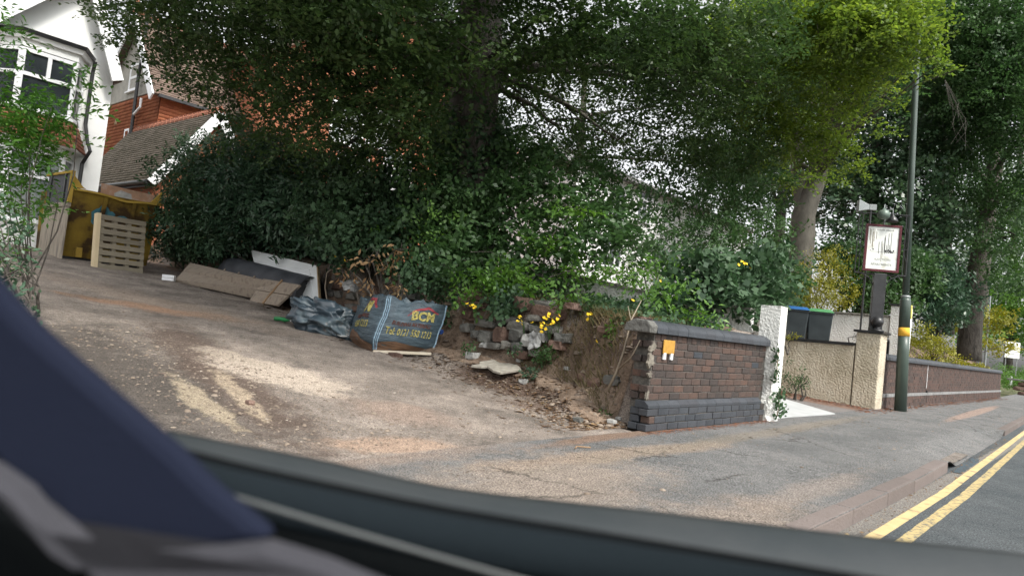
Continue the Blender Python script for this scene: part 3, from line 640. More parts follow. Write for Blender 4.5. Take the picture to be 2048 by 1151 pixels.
t = thing('terrace_wall', 'white roughcast wall with dark coping behind the wheelie bins', 'wall', (19.1, 4.25, .9))
boxpart('wall_body', (0, 0, 0), (.2, 5.5, 1.13), M['whiterender'], t, .01); boxpart('coping', (-.04, 0, 1.132), (.24, 5.5, 1.18), M['stonegrey'], t, .01)
t = thing('terrace_post', 'white roughcast post with dark cap at right end of the terrace wall, behind lamp post', 'gate post', (19.05, 3.83, .9))
boxpart('post_body', (0, 0, 0), (.4, .40, 1.42), M['whiterender'], t, .01); boxpart('cap', (-.04, -.04, 1.422), (.44, .44, 1.47), M['black'], t, .008)
t = thing('handrail', 'short black pipe handrail between cream pier and lamp post', 'handrail', (15.62, 3.66, 1.08))
MB().tube([(0, 0, .36), (.9, .03, .34), (1.0, .03, .30), (1.0, .03, 0)], .035, 8).build('rail', M['black'], t, smooth=True)
MB().tube([(.12, 0, 0), (.12, 0, .35)], .025, 8).build('baluster', M['black'], t)
# lamp post
lp = thing('lamp_post', 'tall dark green steel lamp post with amber band in front of the brick walls', 'lamp post', (15.78, 3.18, 0), rot=(math.radians(-1.9), 0, 0))
MB().lathe([(.112, 0), (.108, 1.2), (.105, 1.49)], (0, 0, 0), 20).build('base_section', M['polegreen'], lp, smooth=True)
MB().lathe([(.108, 1.492), (.107, 1.66)], (0, 0, 0), 20).build('amber_band', M['bandyellow'], lp, smooth=True)
MB().lathe([(.104, 1.662), (.10, 2.20), (.085, 2.26)], (0, 0, 0), 20).build('upper_base', M['polegreen'], lp, smooth=True)
MB().lathe([(.086, 2.262), (.09, 2.275), (.088, 2.30), (.07, 2.31)], (0, 0, 0), 20).build('collar', M['galv'], lp, smooth=True)
MB().lathe([(.066, 2.312), (.060, 5), (.055, 8.6), (.05, 9)], (0, 0, 0), 16).build('shaft', M['polegreen'], lp, smooth=True)
boxpart('yellow_tag', (.02, -.112, 1.85), (.09, -.085, 2.12), M['tagyellow'], lp)
MB().tube([(0, 0, 8.9), (0, -.5, 9.2), (0, -1.3, 9.3)], .035, 8).build('arm', M['galv'], lp)
MB().lathe([(.02, .06), (.14, .04), (.17, -.02), (.10, -.09)], (0, -1.4, 9.28), 12).build('lantern', M['galv'], lp)
# long brick wall
lw = thing('long_brick_wall', 'long low brown brick wall with rounded dark coping running away beside the pavement', 'wall', (15.62, 3.5, 0))
m = MB(); rr = random.Random(5); Lw = 19.4
for c in range(13):
    z = c*.075+.004
    if c == 3: continue
    x = .11*(c % 2); fy = -.03 if c < 3 else 0
    while x < Lw-.2: m.box((x, fy+rr.uniform(-.003, .004), z), (x+.215, .1, z+.066)); x += .225
o = m.build('brick_courses', M['longbrick'], lw); o['kind'] = 'stuff'
boxpart('plinth_band', (0, -.034, .229), (Lw, .1, .292), M['plinth'], lw)
MB().box((0, -.02, 0), (Lw-.01, .3, .226)).box((0, .008, .294), (Lw-.01, .31, .975)).build('mortar_core', M['mortar'], lw)
cp2 = roundcope(.445).mesh('coping_stone'); cp2.materials.append(M['bluebrick']); 
x = .0
while x < Lw-.1: link('coping_stone', cp2, None, lw, loc=(x, 0, .977)); x += .45
MB().box((4.33, -.037, .05), (4.36, .0, .35)).build('lower_crack', M['black'], lw); MB().box((4.34, -.006, .40), (4.37, .0, .97)).build('joint_sealant', M['upvc'], lw)
# far end
t = thing('stone_wall', 'low rough stone wall at the far end of the pavement under the white board', 'wall', (44.6, 2.2, -.05), rotz=math.radians(100))
rr = random.Random(8)
sme = []
for i in range(4):
    o = blob('stone', M['stonered'], t, (0, 0, 0), (.28, .18, .13), seed=i, sub=1); sme.append(o.data); bpy.data.objects.remove(o)
for r_ in range(3):
    for k in range(7): link('stone', sme[rr.randrange(4)], None, t, loc=(-2+k*.55+.2*(r_ % 2), rr.uniform(-.02, .02), .13+.24*r_), rot=(0, 0, rr.uniform(-.2, .2)))
boxpart('coping', (-2.4, -.2, .75), (2.0, .22, .84), M['stonegrey'], t, .02)
q = at(2024, 708, 44)
t = thing('notice_board', 'distant white notice board on two thin posts beyond the long wall', 'notice board', (q.x, q.y, .4), rotz=math.radians(-55))
boxpart('panel', (-.44, -.02, 1.62), (.44, .02, 2.62), M['signwhite'], t, .01)
for sx in (-.33, .33): MB().tube([(sx, .05, 0), (sx, .05, 2.6)], .03, 8).build('leg', M['galv'], t)
m = MB(); [m.box((x0, -.023, z0), (x1, -.0205, z0+.035)) for x0, x1, z0 in ((-.08, .1, 2.44), (-.08, .06, 2.38), (-.08, .2, 2.30), (-.30, -.05, 2.02), (-.03, .32, 2.02), (-.12, .14, 1.86))]
m.build('faint_print', M['signgrey'], t)['kind'] = 'stuff'
m = MB(); m.tube([(-.26+.09*math.cos(a), -.024, 2.4+.10*math.sin(a)) for a in np.linspace(0, 6.28, 14)], .02, 5); m.build('ring_emblem', M['signdark'], t)
q = at(1970, 720, 30.5)
t = thing('thin_pole', 'thin pale grey pole behind the far end of long brick wall', 'pole', (q.x, q.y, 1.2)); MB().lathe([(.05, 0), (.045, 3.0), (.04, 3.1)]).build('shaft', M['galv'], t)
q = at(2021, 770, 42)
t = thing('marker_post', 'small white marker post on grass below the notice board', 'bollard', (q.x, q.y, q.z)); MB().box((-.06, -.06, 0), (.06, .06, .55)).build('post', M['upvc'], t, bevel=.01)
# ------------------------------------------------------------------ skip, pallet and rubbish
def dz(x, y): return land_z(x, y)
sk = thing('skip', 'large worn yellow steel skip with plywood and mesh side, at top of the dirt drive', 'skip', (4.55, 15.5, dz(4.6, 15.5)-.03), rotz=math.radians(1))
SWd, SDp, SHt = 1.66, 1.75, 1.42
def skbody():
    m = MB(); o_ = [(.0, .30), (SWd, .30), (SWd, SDp), (0, SDp)]; tp = [(-.0, 0), (SWd, 0), (SWd, SDp+.15), (0, SDp+.15)]
    V = [(x, y, .10) for x, y in o_]+[(x, y, SHt) for x, y in tp]
    V += [(min(max(x, .05), SWd-.05), y+(.05 if y < 1 else -.05), .16) for x, y in o_]+[(min(max(x, .05), SWd-.05), y+(.05 if y < 1 else -.05), SHt) for x, y in tp]
    F_ = [(0, 3, 2, 1)]+[(i, (i+1) % 4, (i+1) % 4+4, i+4) for i in range(4)]+[(8, 9, 10, 11)]+[(8+(i+1) % 4, 8+i, 12+i, 12+(i+1) % 4) for i in range(4)]+[(4+i, 4+(i+1) % 4, 12+(i+1) % 4, 12+i) for i in range(4)]
    return m.add(V, F_)
skb = skbody().build('body', M['skip'], sk)
for x in (.55, 1.1): MB().add([(x, .30*(1-.0)-.028, .12), (x+.08, .30-.028, .12), (x+.08, -.028, SHt-.05), (x, -.028, SHt-.05), (x, .30, .12), (x+.08, .30, .12), (x+.08, 0, SHt-.05), (x, 0, SHt-.05)], [(0, 1, 2, 3), (0, 3, 7, 4), (1, 5, 6, 2), (3, 2, 6, 7)]).build('stiffening_rib', M['skip'], sk)
m = MB(); n = 12
for i in range(n):
    x0, x1 = SWd*i/n, SWd*(i+1)/n; h = lambda x: SHt-.10*math.exp(-((x-.95)/.28)**2)*.6
    m.add([(x0, -.05, h(x0)-.03), (x1, -.05, h(x1)-.03), (x1, .06, h(x1)-.03), (x0, .06, h(x0)-.03), (x0, -.05, h(x0)+.012), (x1, -.05, h(x1)+.012), (x1, .06, h(x1)+.012), (x0, .06, h(x0)+.012)], [(0, 3, 2, 1), (4, 5, 6, 7), (0, 1, 5, 4), (2, 3, 7, 6)])
m.build('front_rim', M['skipyellow'], sk)
MB().prism([(-.02, SHt+.03), (-.02, SHt+.26), (.16, SHt+.06), (.22, SHt+.03)], 'y', .0, .03).build('corner_gusset', M['skipyellow'], sk)
MB().prism([(SWd-.2, SHt+.02), (SWd, SHt+.28), (SWd, SHt+.02)], 'y', .0, .03).build('corner_gusset', M['skipyellow'], sk)
for x in (.25, .62, 1.3): boxpart('lifting_lug', (x, .20, .10), (x+.12, .30, .30), M['skipyellow'], sk, .01)
boxpart('skid_rail', (.05, .32, .0), (SWd-.05, .42, .10), M['black'], sk)
m = MB(); rr = random.Random(4)
for cx, cz, w_, h_ in ((.52, .98, .15, .2), (.60, 1.10, .12, .14), (.74, 1.06, .14, .06), (.5, .86, .10, .08), (.98, 1.0, .14, .07)):
    mm = 9; pts = [(cx+w_*(.8+.35*fbm(k, cx*9))*math.cos(6.28*k/mm), cz+h_*(.8+.35*fbm(k, cz*9, 4))*math.sin(6.28*k/mm)) for k in range(mm)]
    base = lambda z: .30*(1-(z-.10)/(SHt-.10))
    m.add([(x, base(z)-.004, z) for x, z in pts], [tuple(range(mm-1, -1, -1))])
m.build('blue_paint_patch', M['skipblue'], sk)
# left side: plywood below, framed mesh above
MB().prism([(.02, .0), (.0, 1.05), (1.38, 1.05), (1.38, .0)], 'x', -.06, -.03).build('plywood_panel', M['ply'], sk)
boxpart('mesh_panel', (-.05, .05, 1.14), (-.035, 1.35, 1.71), M['mesh'], sk)
boxpart('frame_rail', (-.08, 0, 1.06), (-.01, 1.42, 1.135), M['ply'], sk); boxpart('frame_rail', (-.08, -.02, 1.715), (-.01, 1.45, 1.76), M['skipyellow'], sk)
boxpart('frame_post', (-.08, -.02, 1.137), (-.01, .045, 1.712), M['skipyellow'], sk); boxpart('frame_post', (-.08, .28, 1.137), (-.01, .34, 1.712), M['black'], sk); boxpart('frame_post', (-.08, 1.1, 1.137), (-.01, 1.16, 1.712), M['black'], sk)
t = thing('waste_board', 'rusty brown board with pale patch propped inside the yellow skip', 'board', (5.35, 15.72, dz(5.4, 15.6)+1.30), rot=(math.radians(-8), math.radians(2), 0))
boxpart('sheet', (-.25, 0, -.3), (.80, .02, .33), M['rust'], t); MB().add([(.02, -.003, .08), (.2, -.003, .05), (.36, -.003, .09), (.33, -.003, .24), (.12, -.003, .27), (.0, -.003, .18)], [(0, 1, 2, 3, 4, 5)]).build('paint_patch', M['stonewhite'], t)
# pallet leaning on the skip
pz = dz(5.3, 14.95)
pl = thing('pallet', 'wooden pallet standing on edge leaning against the yellow skip', 'pallet', (4.90, 14.72, dz(5.2, 14.75)-.02), rot=(math.radians(-9), 0, math.radians(2)))
sl_ = MB().box((0, 0, 0), (.84, .018, .093)).mesh('slat'); sl_.materials.append(M['pallet'])
for i in range(8):
    link('slat', sl_, None, pl, loc=(.0, 0, .01+i*.138))
    if i % 3 != 1: link('slat', sl_, None, pl, loc=(.0, .118, .01+i*.138))
for x in (.0, .24, .50, .77):
    boxpart('stringer', (x, .0185, 0), (x+.07, .117, 1.07), M['pallet'], pl)
boxpart('side_stringer', (-.075, -.004, -.01), (-.003, .135, 1.09), M['palletnew'], pl)
# stack of boards on the slope
def boards(label, p_bl, p_br, p_tr, p_tl, nb, edge_th=.05, mat='board', batten=None):
    bl, br, tr, tl = [Vector(p) for p in (p_bl, p_br, p_tr, p_tl)]
    t = thing('board_panel', label, 'board', bl)
    u_ = br-bl; v_ = tl-bl; nn = u_.cross(v_).normalized()
    if nn.z < 0: nn = -nn
    for i in range(nb):
        a, b = i/nb, (i+1)/nb-.02
        c0 = bl.lerp(tl, a)-bl; c1 = br.lerp(tr, a)-bl; c2 = br.lerp(tr, b)-bl; c3 = bl.lerp(tl, b)-bl
        th = nn*edge_th
        MB().add([c0-th, c1-th, c2-th, c3-th, c0, c1, c2, c3], [(0, 3, 2, 1), (4, 5, 6, 7), (0, 1, 5, 4), (1, 2, 6, 5), (2, 3, 7, 6), (3, 0, 4, 7)]).build('plank', M[mat], t, bevel=.006)
    if batten:
        MB().beam(bl.lerp(br, batten)-bl+nn*.014-v_*.02, tl.lerp(tr, batten)-bl+nn*.014+v_*.04, .035, .022, up=nn).build('batten', M['batten'], t)
    for fx in (.45, .62, .8) if not batten else ():
        MB().beam(tl.lerp(tr, fx)-bl+nn*.006-v_*.06, tl.lerp(tr, fx)-bl+nn*.006+v_*.03, .03, .02, up=nn).build('cleat', M['board'], t)
    return t
def P_(px, py, dy=0, h=0):
    p = ondrive(px, py); return Vector((p.x, p.y, p.z))
b1 = [ondrive(350, 560), ondrive(516, 606)]
def tri(px, py, s, h=None): p = onx(px, py, s); return p
# big panel: lower edge on the ground, upper edge raised on rubble behind
bl, br = ondrive(350, 562)+Vector((0, 0, .03)), ondrive(516, 603)+Vector((0, 0, .08))
tl, tr = onx(381, 524, 6.55), onx(545, 562, 6.75)
boards('large weathered plank panel sloping on the dirt beside the white block', bl, br, tr, tl, 2)
bl2, br2 = ondrive(498, 601)+Vector((0, 0, .04)), ondrive(553, 617)+Vector((0, 0, .06))
tl2, tr2 = onx(527, 556, 6.8), onx(601, 568, 6.85)
boards('smaller weathered plank panel with thin batten, beside the black crumpled bag', bl2-Vector((.0, .0, .05)), br2, tr2, tl2, 2, mat='board', batten=.52)
# grey plastic half tube
a0, a1 = onx(474, 530, 7.14), onx(616, 572, 7.14)
dt = thing('plastic_duct', 'dull dark grey curved plastic sheet lying behind the plank panels, white sticker on its end', 'plastic sheet', (a1.x, a1.y, a1.z-.22), rotz=math.atan2(a0.y-a1.y, a0.x-a1.x))
ln = (Vector((a0.x, a0.y, 0))-Vector((a1.x, a1.y, 0))).length+.15; sl2 = (a0.z-a1.z)/ln
V = []; Q = []; na, nl = 22, 14
for j in range(nl):
    for side in (0, 1):
        for i in range(na):
            a = math.radians(-12+204*i/(na-1)); r = (.37-.012*side)*(1+.03*fbm(j*.5, i*.3)); x = -.15+(ln+.15)*j/(nl-1)
            V.append((x, -r*math.cos(a)*.9, r*math.sin(a)*1.05+sl2*x*.9+.02))
for j in range(nl-1):
    for side in (0, 1):
        for i in range(na-1):
            k = j*2*na+side*na+i; q = (k, k+1, k+1+2*na, k+2*na); Q.append(q if side else q[::-1])
for i in range(na-1):
    for e in (0, (nl-1)*2*na): Q.append((e+i, e+na+i, e+na+i+1, e+i+1))
for j in range(nl-1):
    for i in (0, na-1): k = j*2*na+i; Q.append((k, k+2*na, k+3*na, k+na))
me = npmesh('sheet', V, Q); me.shade_smooth(); link('sheet', me, M['duct'], dt)
blk = MB(); blk.add([(-.02, -.30*math.cos(a)*.95, .33*math.sin(a)) for a in np.linspace(0, math.pi, 14)]+[(-.0, -.30*math.cos(a)*.95, .33*math.sin(a)) for a in np.linspace(0, math.pi, 14)], [tuple(range(14)), tuple(range(27, 13, -1))])
blk.build('end_plate', M['black'], dt)
MB().box((-.032, -.035, -.035), (-.024, .035, .035), Matrix.Translation((0, .0, .24)) @ Matrix.Rotation(.7, 4, 'X')).build('sticker', M['sticker'], dt)
# white door behind
p = [onx(502, 499, 7.28), onx(633, 531, 7.22), onx(637, 604, 7.02), onx(520, 575, 7.02)]
dr = thing('loose_door', 'white panelled door with raw wood edge leaning on the bank behind the grey plastic', 'door', p[3])
o0 = p[3]; q = [v-o0 for v in (p[3], p[2], p[1], p[0])]
nn = (q[1]-q[0]).cross(q[3]-q[0]).normalized(); nn = nn if nn.x < 0 else -nn
th = nn*-.045
MB().add([v+th for v in q]+q, [(0, 3, 2, 1), (4, 5, 6, 7), (0, 1, 5, 4), (1, 2, 6, 5), (2, 3, 7, 6), (3, 0, 4, 7)]).build('door_slab', M['doorwhite'], dr)
def bil(u_, v_): return q[0].lerp(q[1], u_).lerp(q[3].lerp(q[2], u_), v_)
for ua, ub, va, vb in ((.04, .44, .78, .80), (.50, .9, .80, .83), (.60, .9, .74, .765), (.72, .9, .56, .58), (.74, .9, .52, .535), (.78, .9, .36, .385), (.90, .915, .1, .74), (.04, .44, .70, .715)):
    c = [bil(ua, va), bil(ub, va), bil(ub, vb), bil(ua, vb)]
    MB().add([v+nn*.001 for v in c]+[v+nn*.014 for v in c], [(0, 3, 2, 1), (4, 5, 6, 7), (0, 1, 5, 4), (1, 2, 6, 5), (2, 3, 7, 6), (3, 0, 4, 7)]).build('panel_moulding', M['doorwhite'], dr)
MB().add([q[1]+nn*.001, q[1]+(q[1]-q[0]).normalized()*.03+nn*.001, q[2]+(q[1]-q[0]).normalized()*.03+nn*.001, q[2]+nn*.001]+[q[1]+th, q[1]+(q[1]-q[0]).normalized()*.03+th, q[2]+(q[1]-q[0]).normalized()*.03+th, q[2]+th], [(0, 3, 2, 1), (4, 5, 6, 7), (0, 1, 5, 4), (1, 2, 6, 5), (2, 3, 7, 6), (3, 0, 4, 7)]).build('door_edge', M['dooredge'], dr)
# crumpled polythene bag
cb = ondrive(640, 664)
t = thing('polythene_bag', 'crumpled glossy black polythene sack between the plank panels and printed bulk bag', 'plastic bag', (cb.x+.12, cb.y+.05, cb.z-.02), rotz=math.radians(-50))
bm = bmesh.new(); bmesh.ops.create_icosphere(bm, subdivisions=5, radius=1)
for v in bm.verts:
    p = v.co.copy(); f1 = noise.fractal(p*1.3+Vector((3, 1, 9)), 1, 2, 2)*.35; r1 = abs(noise.noise(p*2.6+Vector((5, 5, 1)))); r2 = abs(noise.noise(p*6+Vector((1, 2, 1))))
    k = 1+f1-.55*r1-.22*r2
    x = math.copysign(abs(p.x)**.75, p.x)*.60*k; y = p.y*.40*k; z = math.copysign(abs(p.z)**.7, p.z)*.27*k
    z = max(z+.24-.09*(p.x > -.1)*p.x, -.02)
    v.co = (x, y, z-.11*x)
me = bpy.data.meshes.new('sack'); bm.to_mesh(me); bm.free(); me.shade_smooth(); link('sack', me, M['tarp'], t)
MB().tube([(.28, -.34, .02), (.34, -.40, .01), (.42, -.38, .015), (.46, -.33, .05), (.43, -.29, .06), (.40, -.33, .03)], .011, 6).build('tie_string', M['rag'], t)
# printed bulk bag
bp0 = ondrive(737, 703)
BW, BD, BH = .95, .92, .76
bg_ = thing('bulk_bag', 'dark printed bulk bag with yellow lettering slumped beside the bank', 'bulk bag', (bp0.x, bp0.y, bp0.z+.02), rot=(math.radians(-2), 0, math.radians(-16)))
def bagfn(c):
    x, y, z = c; h = z/BH
    bul = .075*math.sin(math.pi*min(max(h, 0), 1))
    cx, cy = x/BW-.5, y/BD-.5
    # rounded corners and bulging faces
    ex = bul*(1-(2*cy)**2)*math.copysign(1, cx)*abs(2*cx)**3; ey = bul*(1-(2*cx)**2)*math.copysign(1, cy)*abs(2*cy)**3
    tuck = -.09*(1-smst(h, 0, .22))
    x2 = x+ex+tuck*2*cx; y2 = y+ey+tuck*2*cy
    wr = .008*math.sin(z*95+6*fbm(x*3, y*3))*(abs(fbm(x*2+3, z*3, y*2))+.3)
    y2 += wr*(1 if cy < 0 else -1); x2 += wr*.6; y2 += .045*fbm(x*2.2+1, z*2.5, 4)*h; x2 += .045*fbm(y*2.2, z*2.5, 9)*h
    z2 = z-.05*h*h*(.5+fbm(x*2.4, y*2.4, 2))-.06*smst(h, .8, 1)*(abs(2*cx)**2*0+1-abs(2*cx))*0+.02*fbm(x*4, y*4)*h
    return Vector((x2+.17*h, y2+.02*h, z2-.03*x2))
bm = bmesh.new(); bmesh.ops.create_cube(bm, size=1); bmesh.ops.subdivide_edges(bm, edges=bm.edges[:], cuts=34, use_grid_fill=True)
for v in bm.verts:
    c = Vector(((v.co.x+.5)*BW, (v.co.y+.5)*BD, (v.co.z+.5)*BH)); top = c.z > BH-.001
    k = bagfn(c)
    if top:
        e = min(c.x, BW-c.x, c.y, BD-c.y); k.z += -.10*smst(e, .0, .2)+.03*fbm(c.x*7, c.y*7)
    v.co = k
me = bpy.data.meshes.new('sack'); bm.to_mesh(me); bm.free(); me.shade_smooth(); link('sack', me, M['bag'], bg_)
FR = lambda c: bagfn(Vector((c.x, 0, c.z)))+Vector((0, -.007+(c.y)*1, 0))
def LF(c):     # left face: text runs along -y; c.x measured from the front corner backwards
    p = bagfn(Vector((0, -c.x, c.z))); return p+Vector((-.007+c.y, 0, 0))
def ftext(txt, size, mat, x, z, fn, bold=0, xs=1, align='LEFT'): return text(txt, size, mat, bg_, 'lettering', (x, 0, z), fn=fn, bold=bold, xs=xs, align=align)
ftext('BCM', .18, M['bagyellow'], .42, .49, FR, .007, 1.0)
ftext('Tel: 0121 558 1213', .135, M['bagyellow'], .13, .25, FR, .0015, .66)
ftext('BUILDING MATERIALS', .075, M['bagbrown'], .18, .39, FR, .002, .80)
ftext('558 1213', .135, M['bagyellow'], -.62, .31, LF, .001, .9)
ftext('MERCHANTS', .075, M['bagbrown'], -.62, .44, LF, .002, .95)
ftext('M', .20, M['bagyellow'], -.40, .53, LF, .012, 1.1)
def patch(fn, pts, mat, name='print_patch'):
    bm = bmesh.new(); vs = [bm.verts.new((x, .001, z)) for x, z in pts]; bm.faces.new(vs); bmesh.ops.triangulate(bm, faces=bm.faces[:])
    bmesh.ops.subdivide_edges(bm, edges=bm.edges[:], cuts=4, use_grid_fill=True)
    for v in bm.verts: v.co = fn(v.co)
    me = bpy.data.meshes.new(name); bm.to_mesh(me); bm.free(); return link(name, me, mat, bg_)
patch(FR, [(.36, .56), (.46, .63), (.66, .70), (.84, .62), (.84, .60), (.66, .66), (.46, .605), (.36, .545)], M['bagred'])
patch(LF, [(-.46, .62), (-.38, .72), (-.22, .72), (-.10, .60), (-.13, .58), (-.26, .68), (-.36, .68)], M['bagred'])
for fn in (FR,): patch(fn, [(.02, .0), (.84, .0), (.84, .10), (.55, .125), (.3, .16), (.12, .13), (.02, .10)], M['bagdirt'], 'muddy_base')
patch(LF, [(-.80, .0), (-.02, .0), (-.02, .08), (-.3, .14), (-.45, .22), (-.7, .27), (-.80, .22)], M['bagdirt'], 'muddy_base')
for x, w_ in ((.0, .012), (.025, .008), (.05, .012)):
    m = MB(); pts = [FR(Vector((x+.03*math.sin(z*3), -.004, z))) for z in np.linspace(.02, BH-.01, 26)]; m.tube(pts, w_*.7, 5); m.build('binding_tape', M['bagtape'], bg_)
m = MB(); m.tube([FR(Vector((BW-.01, -.004, z))) for z in np.linspace(.02, BH, 20)], .012, 5); m.build('binding_tape', M['bagtape'], bg_)
m = MB(); rr = random.Random(2)
for i in range(9):
    x, y = rr.uniform(.3, .85), rr.uniform(.0, .3); c = bagfn(Vector((x, y, BH)))
    m.add([c, c+Vector((.16, .02, .0)), c+Vector((.10, .03, rr.uniform(.03, .09))), c+Vector((.03, .09, .02))], [(0, 1, 2), (0, 2, 3), (1, 3, 2), (0, 3, 1)])
m.build('folded_flap', M['tarp'], bg_)
a, b = onz(745, 700, bp0.z-.0), onz(862, 706, bp0.z)
p0 = ondrive(748, 702); p1 = onx(862, 707, p0.x+.62)
t = thing('timber_plank', 'pale timber plank on stones under the printed bulk bag', 'plank', p0)
dd = p1-p0; MB().beam(-dd*.02, dd, .10, .035).build('plank', M['palewood'], t, bevel=.004)
for i, (px, py, r) in enumerate([(790, 712, .09), (835, 715, .10)]):
    q = ondrive(px, py); s_ = blob('paving_chunk', M['stonered'] if i == 0 else M['slab'], None, (q.x, q.y, q.z-.005), (r, r*.9, .055), seed=20+i)
    prop(s_, ('reddish stone chunk' if i == 0 else 'pale stone chunk')+' propping the %s end of pale timber plank' % ('left' if i == 0 else 'right'), 'stone')
q = onx(876, 663, 7.05); t = blob('plastic_scrap', M['bluescrap'], None, q, (.08, .05, .04), seed=4); prop(t, 'small bright blue plastic scrap beside right edge of the bulk bag', 'scrap')
q = ondrive(564, 643); t = thing('plastic_bottle', 'flattened green plastic bottle on dirt left of the crumpled black sack', 'bottle', (q.x, q.y, q.z+.035), rotz=math.radians(-75))
MB().tube([(-.15, 0, 0), (-.14, 0, .0), (-.02, 0, .005), (.06, .01, .0), (.12, .02, 0), (.15, .02, 0)], [.02, .038, .03, .036, .014, .014], 10).build('bottle_body', M['greenglass'], t, smooth=True); MB().tube([(.152, .02, 0), (.175, .02, 0)], .017, 8).build('cap', M['upvc'], t)
q = ondrive(337, 561); t = thing('plastic_block', 'small white plastic block on the dirt at left end of the plank panels', 'block', (q.x, q.y, q.z), rotz=math.radians(-40))
MB().box((-.11, -.06, 0), (.11, .06, .05)).box((-.11, -.06, .054), (.11, .06, .11)).build('block_body', M['upvc'], t, bevel=.008)
# debris by the pallet
for i, (px, py, r, mt, lab) in enumerate([(372, 532, (.30, .2, .05), 'rust', 'dark red flat waste board in the shade behind the pallet'), (340, 528, (.26, .2, .06), 'boardedge', 'dark broken board in the shade right of the pallet'), (318, 515, (.28, .12, .03), 'ply', 'grey board offcut leaning right of the pallet'), (362, 518, (.2, .12, .03), 'ply', 'pale grey slate offcut on the heap behind plank panels')]):
    q = ondrive(px, py); t = thing('waste_offcut', lab, 'board', (q.x+.25, q.y, q.z+.06), rot=(random.uniform(-.15, .25), random.uniform(-.3, .1), random.uniform(0, 2)))
    MB().prism([(-r[0], -r[1]), (r[0]*.9, -r[1]*.8), (r[0], r[1]*.6), (r[0]*.2, r[1]), (-r[0]*.9, r[1]*.7)], 'z', -r[2]/3, r[2]/3).build('board_piece', M[mt], t)
# rubble retaining wall built of separate stones
rw = thing('rubble_wall', 'tumbled dry stone retaining wall in the earth bank behind the debris', 'wall', (7.1, 6, .3))
stones = [(160, 190, 110, 60, 'r'), (335, 175, 180, 55, 'r'), (260, 240, 220, 60, 'r'), (700, 230, 140, 120, 'r'), (900, 225, 200, 50, 'g'), (960, 310, 330, 105, 'r'), (360, 415, 220, 70, 'g'), (515, 400, 80, 70, 'g'), (605, 385, 100, 60, 'g'), (830, 370, 150, 60, 'g'), (690, 440, 220, 80, 'g'), (840, 470, 120, 60, 'g'), (360, 545, 140, 105, 'g'), (270, 520, 80, 70, 'g'), (510, 530, 130, 140, 'r'), (660, 535, 140, 110, 'g'), (790, 585, 120, 110, 'w'), (890, 550, 90, 80, 'w'), (460, 635, 120, 60, 'g'), (370, 625, 70, 45, 'w'), (570, 630, 90, 70, 'g'), (670, 650, 110, 90, 'g'), (720, 720, 130, 70, 'r'), (820, 700, 60, 60, 'g'), (1090, 560, 120, 90, 'g'), (1480, 985, 330, 90, 'r'), (1330, 940, 160, 90, 'r'), (1590, 960, 170, 80, 'g'), (1370, 1060, 150, 80, 'r'), (1000, 480, 110, 70, 'g'), (480, 260, 130, 70, 'g'), (1050, 620, 120, 80, 'r'), (180, 460, 110, 80, 'g'), (1180, 250, 110, 60, 'r'), (1500, 480, 90, 60, 'r'), (1850, 380, 110, 50, 'r'), (200, 340, 130, 80, 'r')]
for i, (cx, cy, w_, h_, k) in enumerate(stones):
    px, py = 900+cx/4.795, 560+cy/4.795
    t_at = onx(px, py, 7.1).y; s_ = edge_s(t_at)+.05+.25*smst(onx(px, py, 7.1).z, .4, 1.3)
    q = onx(px, py, s_); sc = q.y if 0 else (Vector((q.x, q.y, 0)).length)/F/4.795
    o = blob('stone', M[{'r': 'stonered', 'g': 'stonegrey', 'w': 'stonewhite'}[k]], rw, q-rw.location, (.12, w_*sc*.58, h_*sc*.56), seed=i+40, sub=2, sq=.3)
    o.rotation_euler = (random.uniform(-.12, .12), 0, random.uniform(-.2, .2))
for i in range(26):       # further stones of the same wall behind the bag and door
    tt = 7.7+i*.13+random.uniform(-.05, .05); zz = random.choice((.55, .75, .95, 1.1))+.03*(tt-7)
    blob('stone', M['stonegrey' if i % 3 else 'stonered'], rw, Vector((edge_s(tt)+.06+.2*smst(zz, .5, 1.3), tt, zz))-rw.location, (.11, random.uniform(.1, .2), random.uniform(.06, .10)), seed=i+90, sub=1, sq=.3)
# broken cement slab
q = onland(992, 738)
t = thing('cement_slab', 'broken flat pale cement slab lying on the leaf litter', 'slab', (q.x, q.y, land_z(q.x, q.y)+.045), rot=(math.radians(9), math.radians(-3), math.radians(-49)))
out = [(195, 870), (270, 840), (265, 800), (330, 780), (400, 750), (470, 800), (560, 800), (640, 820), (675, 885), (600, 915), (480, 955), (410, 930), (350, 870), (290, 880)]
kx = 9.0/F/4.795
MB().prism([((x-435)*kx, -(y-850)*kx*2.6) for x, y in out], 'z', -.02, .012).build('slab_piece', M['slab'], t, bevel=.006)
for i, (px, py, r, k, lab) in enumerate([(1224, 846, .045, 'w', 'white round stone by foot of the brick wall end, larger of two'), (1237, 838, .03, 'w', 'small white stone right beside the larger white round stone'), (1156, 842, .045, 'g', 'grey stone on leaf litter left of the white stones'), (1135, 737, .04, 'w', 'white crumpled scrap right of the cement slab'), (945, 715, .08, 'w', 'pale flat stone standing just left above the cement slab'), (1040, 722, .05, 'w', 'pale stone chip at right corner above the cement slab'), (1046, 765, .05, 'w', 'pale stone chip just below the cement slab'), (500, 806, .032, 'r', 'pinkish stone at the lower end of the pale sandy streaks')]):
    q = onland(px, py); s_ = blob('loose_stone', M[{'w': 'stonewhite', 'g': 'stonegrey', 'r': 'stonered'}[k]], None, (q.x, q.y, land_z(q.x, q.y)+r*.4), (r, r, r*.6), seed=60+i, sub=2); prop(s_, lab, 'stone')
q = onx(1068, 680, 7.0); t = blob('plastic_rag', M['rag'], None, q, (.04, .05, .075), seed=77, sub=3, sq=1.1); prop(t, 'pale crumpled plastic rag caught in the rubble wall', 'rag')
